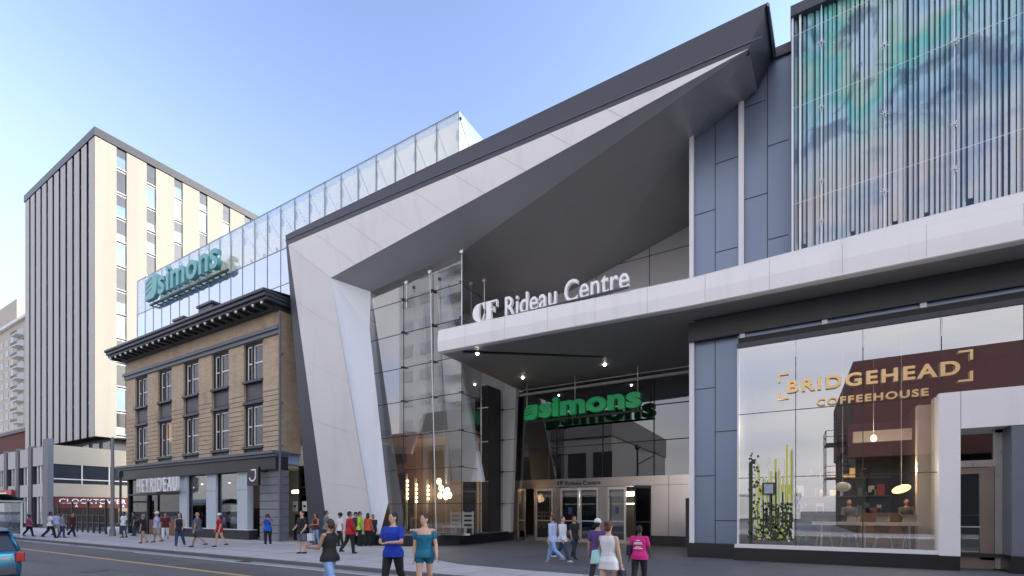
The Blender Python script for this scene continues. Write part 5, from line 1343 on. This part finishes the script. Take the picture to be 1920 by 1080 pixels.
    if bot:
        b_ = B(); e = 0.013
        rings(b_, [(0, 0.008, Z(0.84), 0.12*fx+e, 0.10*fx+e), (0, 0.01, Z(0.93), 0.162*fx+e, 0.115*fx+e), (0, 0.0, Z(1.00), 0.148*fx+e, 0.104*fx+e)])
        for sd_, hip, knee, ank, sa in L:
            if bot == 'pants':
                blob(b_, hip, 0.094*fx+e, knee, 0.068+e); blob(b_, knee, 0.066+e, ank.lerp(knee, 0.04), 0.056+e*0.6)
            elif bot == 'jeans':
                blob(b_, hip, 0.090*fx+e, knee, 0.060+e); blob(b_, knee, 0.060+e, ank.lerp(knee, 0.03), 0.046+e*0.6)
            elif bot == 'shorts':
                blob(b_, hip, 0.100*fx+e, hip.lerp(knee, 0.82), 0.086+e)
            elif bot == 'short_shorts':
                blob(b_, hip, 0.094*fx+e, hip.lerp(knee, 0.30), 0.086+e)
        fused(b_, 'trousers' if bot in ('pants', 'jeans') else 'shorts', bc, r, vx*1.2, 2)
    for sd_, hip, knee, ank, sa in L:
        s_ = B(); blob(s_, ank+Vector((0, 0.028, -0.038)), 0.040, ank+Vector((0, -0.06, -0.04)), 0.042); blob(s_, ank+Vector((0, -0.05, -0.042)), 0.042, ank+Vector((0, -0.145, -0.047)), 0.032)
        if not sit: s_.v = [(x, y, max(z, ank.z-0.075)) for x, y, z in s_.v]
        fused(s_, 'shoe', shoe, r, vx*1.2, 1)
    h_ = B()
    def hb(c, rr): 
        m0 = B().ball(c, rr, 14, 10); k = len(h_.v); h_.v.extend([hp(*v) for v in m0.v]); h_.f.extend([tuple(i+k for i in f) for f in m0.f])
    if hair != 'bald':
        hb((0, 0.018, 0.028), (0.083, 0.095, 0.092)); hb((0, 0.045, -0.02), (0.075, 0.065, 0.085))
        if hair == 'long': hb((0, 0.06, -0.10), (0.085, 0.05, 0.14)); hb((0, 0.07, -0.2), (0.075, 0.04, 0.12)); hb((-0.07, 0.01, -0.06), (0.022, 0.05, 0.11)); hb((0.07, 0.01, -0.06), (0.022, 0.05, 0.11))
        if hair == 'bun': hb((0, 0.09, 0.08), (0.05, 0.05, 0.048))
        if hair == 'ponytail': hb((0, 0.12, -0.02), (0.03, 0.045, 0.06)); hb((0, 0.13, -0.11), (0.028, 0.03, 0.1))
        if hair == 'afro': hb((0, 0.03, 0.03), (0.125, 0.125, 0.12))
        fused(h_, 'hair', hc, r, vx, 2)
    if cap:
        h_ = B(); hb((0, 0.012, 0.045), (0.092, 0.104, 0.085)); hb((0, -0.115, 0.03), (0.065, 0.07, 0.012)); fused(h_, 'cap', cap, r, vx, 1)
    ey = B()
    for sd_ in (-1, 1): ey.ball((sd_*0.030, -0.086, 0.008), (0.011, 0.008, 0.0065), 8, 6)
    ey.v = [hp(*v) for v in ey.v]; o = ey.build('eyes', 'near_black', None); o.parent = r
    return r, AR, Z
def held(name, label, cat, r, mk):
    """something carried: its own top-level thing, built in the person's frame"""
    o = thing(name, label, cat, tuple(r.location)); o.rotation_euler = r.rotation_euler; o.scale = r.scale
    mk(o); return o
def lb_(mb, name, m, o, bevel=0):
    x = mb.build(name, m, None, bevel); x.parent = o; return x
def at(px, feet, z=0.0): return onZ(px, feet, z)

FAR = 'people walking on the pavement'
W_ = (15, -14); ST = (3, -3)
person('person in a pink top and dark trousers walking away at far left by the shelter', at(55, 1006), 175, 1.55, 'skin_dark', 'bun', 'hair_black', 'tee', 'cloth_pink', 'pants', 'cloth_black', W_, fat=1.25, female=True)
person('person in a loose white T-shirt and black trousers at the left end of the street', at(95, 1009), 170, 1.75, 'skin_dark', 'short', 'hair_black', 'tee', 'cloth_white', 'pants', 'cloth_black', (17, -16), fat=1.15)
person('person in a pale blue T-shirt half hidden beside the white T-shirt walker', at(106, 1004), 200, 1.7, 'skin_tan', 'short', 'hair_brown', 'tee', 'cloth_sky', 'shorts', 'cloth_khaki')
person('person in a lavender grey shirt and blue jeans at the left end of the street', at(117, 1008), 165, 1.65, 'skin_tan', 'short', 'hair_brown', 'tee', 'cloth_lavender', 'jeans', 'cloth_denim', (8, -8), fat=1.15)
person('person in dark red and black clothes by the restaurant patio', at(136, 1006), 120, 1.7, 'skin_tan', 'short', 'hair_black', 'long', 'cloth_darkred', 'pants', 'cloth_black', (20, -18))
p, AR, Z = person('person in a white T-shirt with black stripe and blue shorts by the lamp post', at(232, 1008), 10, 1.72, 'skin_dark', 'short', 'hair_black', 'tee', 'cloth_white', 'shorts', 'cloth_denim', ST, fat=1.1)
rings_ = B(); rings(rings_, [(0, 0.002, Z(1.19), 0.176, 0.130), (0, 0.002, Z(1.27), 0.187, 0.134)]); o = rings_.build('stripe', 'cloth_black', None); o.parent = p
person('person in dark clothes standing in the doorway of the corner shop', at(250, 1005), -20, 1.7, 'skin_tan', 'short', 'hair_black', 'tee', 'cloth_navy', 'jeans', 'cloth_denim', ST)
person('person in a black top and dark skirt with bare legs walking towards the lamp post', at(268, 1019), -60, 1.62, 'skin_tan', 'bun', 'hair_blond', 'tee', 'cloth_black', 'short_shorts', 'cloth_navy', W_, female=True)
person('person in a pale blue open shirt and light shorts near the HEYRIDEAU doors', at(294, 1017), -20, 1.75, 'skin_tan', 'bald', 'hair_black', 'tee', 'cloth_sky', 'shorts', 'cloth_khaki', (10, -10), fat=1.15, cap='cloth_white')
person('person in a dark red shirt and white trousers half hidden by the pale blue shirt', at(310, 1013), 60, 1.68, 'skin_tan', 'short', 'hair_black', 'tee', 'cloth_darkred', 'pants', 'cloth_white', W_)
person('person with long dark hair in a black sleeveless top and dark jeans', at(337, 1026), 40, 1.70, 'skin_light', 'long', 'hair_black', 'tank', 'cloth_black', 'jeans', 'cloth_denim', (14, -10), ((-12, 14, 10, 0), (16, 12, 30, 0)), female=True, shoe='cloth_white')
person('stout bald person in a grey T-shirt and dark knee shorts', at(370, 1026), -50, 1.77, 'skin_tan', 'bald', 'hair_black', 'tee', 'cloth_grey', 'shorts', 'cloth_olive', (22, -20), fat=1.38)
person('person in a red top with a white cap and bare legs before the shop window', at(411, 1025), -10, 1.68, 'skin_light', 'long', 'hair_brown', 'tee', 'cloth_red', 'short_shorts', 'cloth_red', (12, -14), ((4, 14, 12, 0), (4, 14, 12, 0)), female=True, cap='cloth_white')
p, AR, Z = person('person in a bright blue vest raising a camera to the face by the quoined pier', at(502, 1023), 45, 1.64, 'skin_tan', 'long', 'hair_black', 'vest', 'cloth_royal', 'pants', 'cloth_black', ST, ((55, 14, 105, 35), (55, 14, 105, 35)), female=True, fat=1.1, shoe='cloth_white')
held('camera', 'black camera held up to the face by the person in the blue vest', 'camera', p, lambda o: (lb_(B().box(-0.075, 0.075, -0.20, -0.13, Z(1.60), Z(1.70)), 'body', 'black', o, 0.01), lb_(B().tube((0, -0.20, Z(1.645)), (0, -0.29, Z(1.645)), 0.04, 12), 'lens', 'near_black', o)))
person('person in a black T-shirt and patterned grey shorts standing before the white door posters', at(566, 1038), 5, 1.80, 'skin_light', 'short', 'hair_black', 'tee', 'cloth_black', 'shorts', 'cloth_pattern', (2, -2), ((10, 10, 55, 30), (6, 16, 35, 10)), fat=1.05)
p, AR, Z = person('person with long dark hair in a dark red top and jeans by the portal edge', at(592, 1021), 5, 1.66, 'skin_tan', 'long', 'hair_black', 'tank', 'cloth_darkred', 'jeans', 'cloth_lightdenim', ST, ((10, 12, 70, 30), (10, 12, 80, 40)), female=True)
held('shopping_bag', 'white square shopping bag carried low at the foot of the dark portal edge', 'bag', p, lambda o: (lb_(B().box(-0.36, 0.02, -0.28, -0.1, 0.22, 0.62), 'body', 'cloth_white', o, 0.01), lb_(B().tube((-0.26, -0.19, 0.62), (-0.17, -0.19, 0.92), 0.008, 5).tube((-0.08, -0.19, 0.62), (-0.17, -0.19, 0.92), 0.008, 5), 'handle', 'cloth_white', o)))
G_ = 'crowd waiting at the foot of the white portal leg'
person('tall black haired person in a blue grey shirt at the foot of the portal leg', at(612, 1024), 150, 1.80, 'skin_tan', 'short', 'hair_black', 'tee', 'cloth_bluegrey', 'jeans', 'cloth_denim', ST, group=G_)
person('person with curly dark hair in a white T-shirt before the white portal leg', at(637, 1024), -10, 1.68, 'skin_tan', 'afro', 'hair_black', 'tee', 'cloth_white', 'pants', 'cloth_black', ST, female=True, group=G_)
person('person in a dark red jacket and black trousers at the portal leg seen from behind', at(656, 1038), 160, 1.78, 'skin_tan', 'short', 'hair_black', 'long', 'cloth_red', 'pants', 'cloth_black', (10, -14), fat=1.1, group=G_)
person('person in a lime yellow T-shirt and black trousers in the waiting crowd', at(675, 1024), 130, 1.76, 'skin_tan', 'short', 'hair_black', 'tee', 'cloth_lime', 'pants', 'cloth_black', ST, group=G_)
person('person in an orange red top between the lime shirt and the dark plinth', at(690, 1024), 190, 1.68, 'skin_tan', 'long', 'hair_black', 'tee', 'cloth_orange', 'pants', 'cloth_black', ST, female=True, group=G_)
person('person in a dark cap and shirt half hidden behind the lime T-shirt', at(667, 1021), 100, 1.72, 'skin_tan', 'short', 'hair_black', 'tee', 'cloth_olive', 'pants', 'cloth_black', ST, cap='cloth_black', group=G_)
person('person in a navy top at the right edge of the waiting crowd', at(700, 1023), 80, 1.6, 'skin_tan', 'short', 'hair_black', 'tee', 'cloth_navy', 'pants', 'cloth_navy', ST, group=G_)
# near figures crossing the road
def crossing(px, k):
    d = ray(px); return (d.x*k, d.y*k, ROAD)
person('near person with a ponytail in black top and pale jeans walking left across the road', crossing(618, 10.6), -85, 1.80, 'skin_tan', 'ponytail', 'hair_brown', 'tank', 'cloth_black', 'jeans', 'cloth_lightdenim', (24, -22), ((30, 6, 60, 10), (20, 8, 70, 10)), near=True, female=True, fat=1.05)
p, AR, Z = person('near person in a cobalt blue T-shirt and black trousers crossing the road with folded forearms', crossing(737, 10.9), 10, 1.90, 'skin_light', 'short', 'hair_black', 'tee', 'cloth_blue', 'pants', 'cloth_black', (14, -12), ((18, 10, 72, 48), (18, 10, 72, 48)), near=True, fat=1.12, head_turn=-20)
held('phone', 'small dark phone held by the person in the cobalt blue T-shirt', 'phone', p, lambda o: lb_(B().box(-0.04, 0.04, -0.345, -0.335, Z(1.10), Z(1.24)), 'case', 'near_black', o, 0.003))
person('near person in a teal off-shoulder top and teal shorts crossing the road', crossing(796, 10.4), 35, 1.86, 'skin_light', 'bun', 'hair_brown', 'off', 'cloth_teal', 'short_shorts', 'cloth_teal', (10, -12), ((0, 6, 10, 0), (8, 14, 22, 0)), near=True, female=True, head_turn=-45)
# by the doors
person('person in a pale blue shirt and light jeans walking left before the glass doors', at(1036, 1057), -95, 1.70, 'skin_tan', 'short', 'hair_auburn', 'long', 'cloth_sky', 'jeans', 'cloth_lightdenim', (20, -22), near=False, shoe='shoe_tan')
person('person in a white top and dark jeans walking right before the glass doors', at(1055, 1053), 85, 1.66, 'skin_light', 'short', 'hair_auburn', 'long', 'cloth_white', 'jeans', 'cloth_denim', (24, -22), shoe='cloth_white')
person('person in black clothes just outside the double glass doors', at(1077, 1048), 60, 1.62, 'skin_tan', 'short', 'hair_brown', 'tee', 'cloth_black', 'jeans', 'cloth_navy', (14, -12))
person('person in a purple and black top hidden behind the white playsuit', (*tuple(ray(1121)*11.2)[:2], 0.0), 178, 1.62, 'skin_tan', 'short', 'hair_black', 'tee', 'cloth_purple', 'jeans', 'cloth_black', (10, -10), cap='cloth_white')
p, AR, Z = person('near person in a sleeveless white playsuit seen from behind walking to the doors', (*tuple(ray(1141)*9.7)[:2], ROAD), 172, 1.72, 'skin_light', 'bun', 'hair_auburn', 'romper', 'cloth_white', 'short_shorts', 'cloth_white', (12, -12), ((6, 10, 12, 0), (10, 14, 20, 0)), near=True, female=True)
def mint(o):
    mb = B(); mb.prism([(0.12, -0.01, 0.86), (0.36, -0.01, 0.83), (0.31, -0.01, 1.12), (0.20, -0.01, 1.14)], (0, 0.16, 0)); lb_(mb, 'body', 'bag_mint', o, 0.02)
    lb_(B().tube((0.24, 0.06, 1.13), (0.155, 0.02, 1.42), 0.012, 6).tube((0.33, 0.06, 1.11), (0.155, 0.02, 1.42), 0.012, 6), 'strap', 'near_black', o)
held('mint_handbag', 'mint green shoulder bag hanging at the left side of the white playsuit', 'bag', p, mint)
w_ = AR[0][3]+AR[0][4]*0.12
held('dark_purse', 'small dark purse held in the right hand of the person in the white playsuit', 'bag', p, lambda o: lb_(B().box(w_.x-0.05, w_.x+0.05, w_.y-0.12, w_.y+0.12, w_.z-0.2, w_.z-0.02), 'body', 'cloth_navy', o, 0.02))
p, AR, Z = person('near person in a magenta T-shirt with white print and black trousers seen from behind', (*tuple(ray(1199)*11.0)[:2], 0.0), 182, 1.47, 'skin_dark', 'short', 'hair_black', 'tee', 'cloth_magenta', 'pants', 'cloth_black', (10, -10), near=True, fat=1.12)
mb = B()
for i, (z, w) in enumerate(((1.33, 0.05), (1.27, 0.10), (1.235, 0.12), (1.15, 0.08), (1.11, 0.13))): mb.box(-w, w, 0.150, 0.154, Z(z), Z(z+0.022))
o = mb.build('shirt_print', 'white_sign', None); o.parent = p
held('dark_backpack', 'dark bag hanging on the left side of the magenta T-shirt', 'bag', p, lambda o: lb_(B().box(0.2, 0.34, -0.1, 0.12, 0.9, 1.2), 'body', 'cloth_navy', o, 0.04))
# customers in the coffee shop
for px, lab, c in ((1592, 'seated coffee shop customer behind the left laptop', 'cloth_grey'), (1700, 'seated coffee shop customer at the right end of the white table', 'cloth_olive')):
    x = XY(px, 21.35); person(lab, (x, 21.35, 0.86), 0, 1.7, 'skin_tan', 'short', 'hair_brown', 'long', c, 'pants', 'cloth_navy', sit=True, arms=((30, 8, 60, 10), (30, 8, 60, 10)))
    s_ = thing('stool', 'dark stool under the customer at the ' + ('left laptop' if px < 1650 else 'right end of the table'), 'stool', (x, 21.4, 0.5)); B().tube((x, 21.4, 1.12), (x, 21.4, 1.2), 0.18, 12).build('seat', 'chair_wood', s_); B().tube((x, 21.4, 0.5), (x, 21.4, 1.12), 0.04, 8, 0.03).build('post', 'rod', s_)
p, AR, Z = person('person inside the brick house shop behind the window with a pale dress', (XY(440, 17.9), 17.9, 0.35), 0, 1.65, 'skin_tan', 'long', 'hair_black', 'tank', 'cloth_khaki', 'shorts', 'cloth_khaki', ST, female=True)

# ================================================================== BLUE CAR at the left edge of the road
car = thing('blue_car', 'blue hatchback car driving out of the picture at the bottom left edge of the road', 'car', (-19, 3.3, ROAD))
cx, cy = -16.9, 3.3    # rear bumper
def carring(u, w, z0, z1, top):    # u metres ahead of the tail (towards -x); half section points
    return [(cx-u, cy+a*w, z0+(z1-z0)*b) for a, b in ((-0.86, 0.0), (-0.98, 0.12), (-1.0, 0.4), (-0.98, 0.75), (-0.9, 1.0), (0.9, 1.0), (0.98, 0.75), (1.0, 0.4), (0.98, 0.12), (0.86, 0.0))]
secs = [(0.0, 0.74, 0.30, 0.82), (0.06, 0.83, 0.24, 0.90), (0.35, 0.88, 0.20, 0.93), (1.2, 0.90, 0.18, 0.92), (2.4, 0.90, 0.18, 0.90), (3.2, 0.88, 0.18, 0.88), (3.9, 0.84, 0.20, 0.76), (4.15, 0.74, 0.26, 0.62)]
mb = B(); n = 10
for u, w, z0, z1 in secs: mb.v += [(x, y, z+ROAD) for x, y, z in carring(u, w, z0, z1, 0)]
for j in range(len(secs)-1):
    for i in range(n): a = j*n+i; b = j*n+(i+1) % n; mb.f.append((a, b, b+n, a+n))
mb.f.append(tuple(range(n))); mb.f.append(tuple((len(secs)-1)*n+i for i in range(n)))
mb.build('body', 'car_blue', car, bevel=0.03, smooth=True)
cab = [(0.12, 0.78, 0.91), (0.42, 0.66, 1.42), (0.75, 0.66, 1.47), (2.2, 0.66, 1.45), (2.55, 0.66, 1.38), (3.25, 0.78, 0.89)]
mb = B(); 
for a, b in ((0, 1), (4, 5)):
    (u0, w0, z0), (u1, w1, z1) = cab[a], cab[b]; mb.face((cx-u0, cy-w0, z0+ROAD), (cx-u0, cy+w0, z0+ROAD), (cx-u1, cy+w1, z1+ROAD), (cx-u1, cy-w1, z1+ROAD))
for s_ in (-1, 1): mb.face(*[(cx-u, cy+s_*w, z+ROAD) for u, w, z in (cab[0], cab[1], cab[4], cab[5])])
mb.build('windows', 'dark_glass', car)
mb = B()
rowsr = [[(cx-u, cy+w*t, z+ROAD+0.015+0.03*(1-t*t)) for t in (-1.03, -0.9, -0.5, 0, 0.5, 0.9, 1.03)] for u, w, z in cab[1:5]]
mb.sweep(None, [[(cx-0.25, y, 1.40+ROAD) for _, y, _ in rowsr[0]]]+rowsr)
for s_ in (-1, 1):
    for a, b in ((0, 1), (4, 5)): mb.tube((cx-cab[a][0], cy+s_*cab[a][1], cab[a][2]+ROAD), (cx-cab[b][0], cy+s_*cab[b][1], cab[b][2]+ROAD), 0.05, 6)
    mb.tube((cx-1.55, cy+s_*0.79, 0.9+ROAD), (cx-1.45, cy+s_*0.67, 1.45+ROAD), 0.04, 6)
mb.build('roof', 'car_blue', car, smooth=True)
B().box(cx-0.1, cx+0.05, cy-0.72, cy+0.72, 0.30+ROAD, 0.50+ROAD).build('bumper', 'charcoal', car, bevel=0.03)
B().box(cx-0.04, cx+0.03, cy-0.60, cy+0.60, 0.70+ROAD, 0.75+ROAD).build('chrome_strip', 'chrome', car)
for s_ in (-1, 1): B().box(cx-0.12, cx+0.025, cy+s_*0.78-0.09, cy+s_*0.78+0.09, 0.62+ROAD, 0.86+ROAD).build('tail_lamp', 'tail_red', car, bevel=0.02)
for u in (0.75, 3.35):
    for s_ in (-1, 1):
        y = cy+s_*0.80; w = B().tube((cx-u, y-0.1, 0.31+ROAD), (cx-u, y+0.1, 0.31+ROAD), 0.31, 24).build('wheel', 'rubber', car, bevel=0.02); B().tube((cx-u, y-0.11, 0.31+ROAD), (cx-u, y+0.11, 0.31+ROAD), 0.19, 16).build('rim', 'chrome', w)
scene.collection.children.unlink(tcol); bpy.data.collections.remove(tcol)
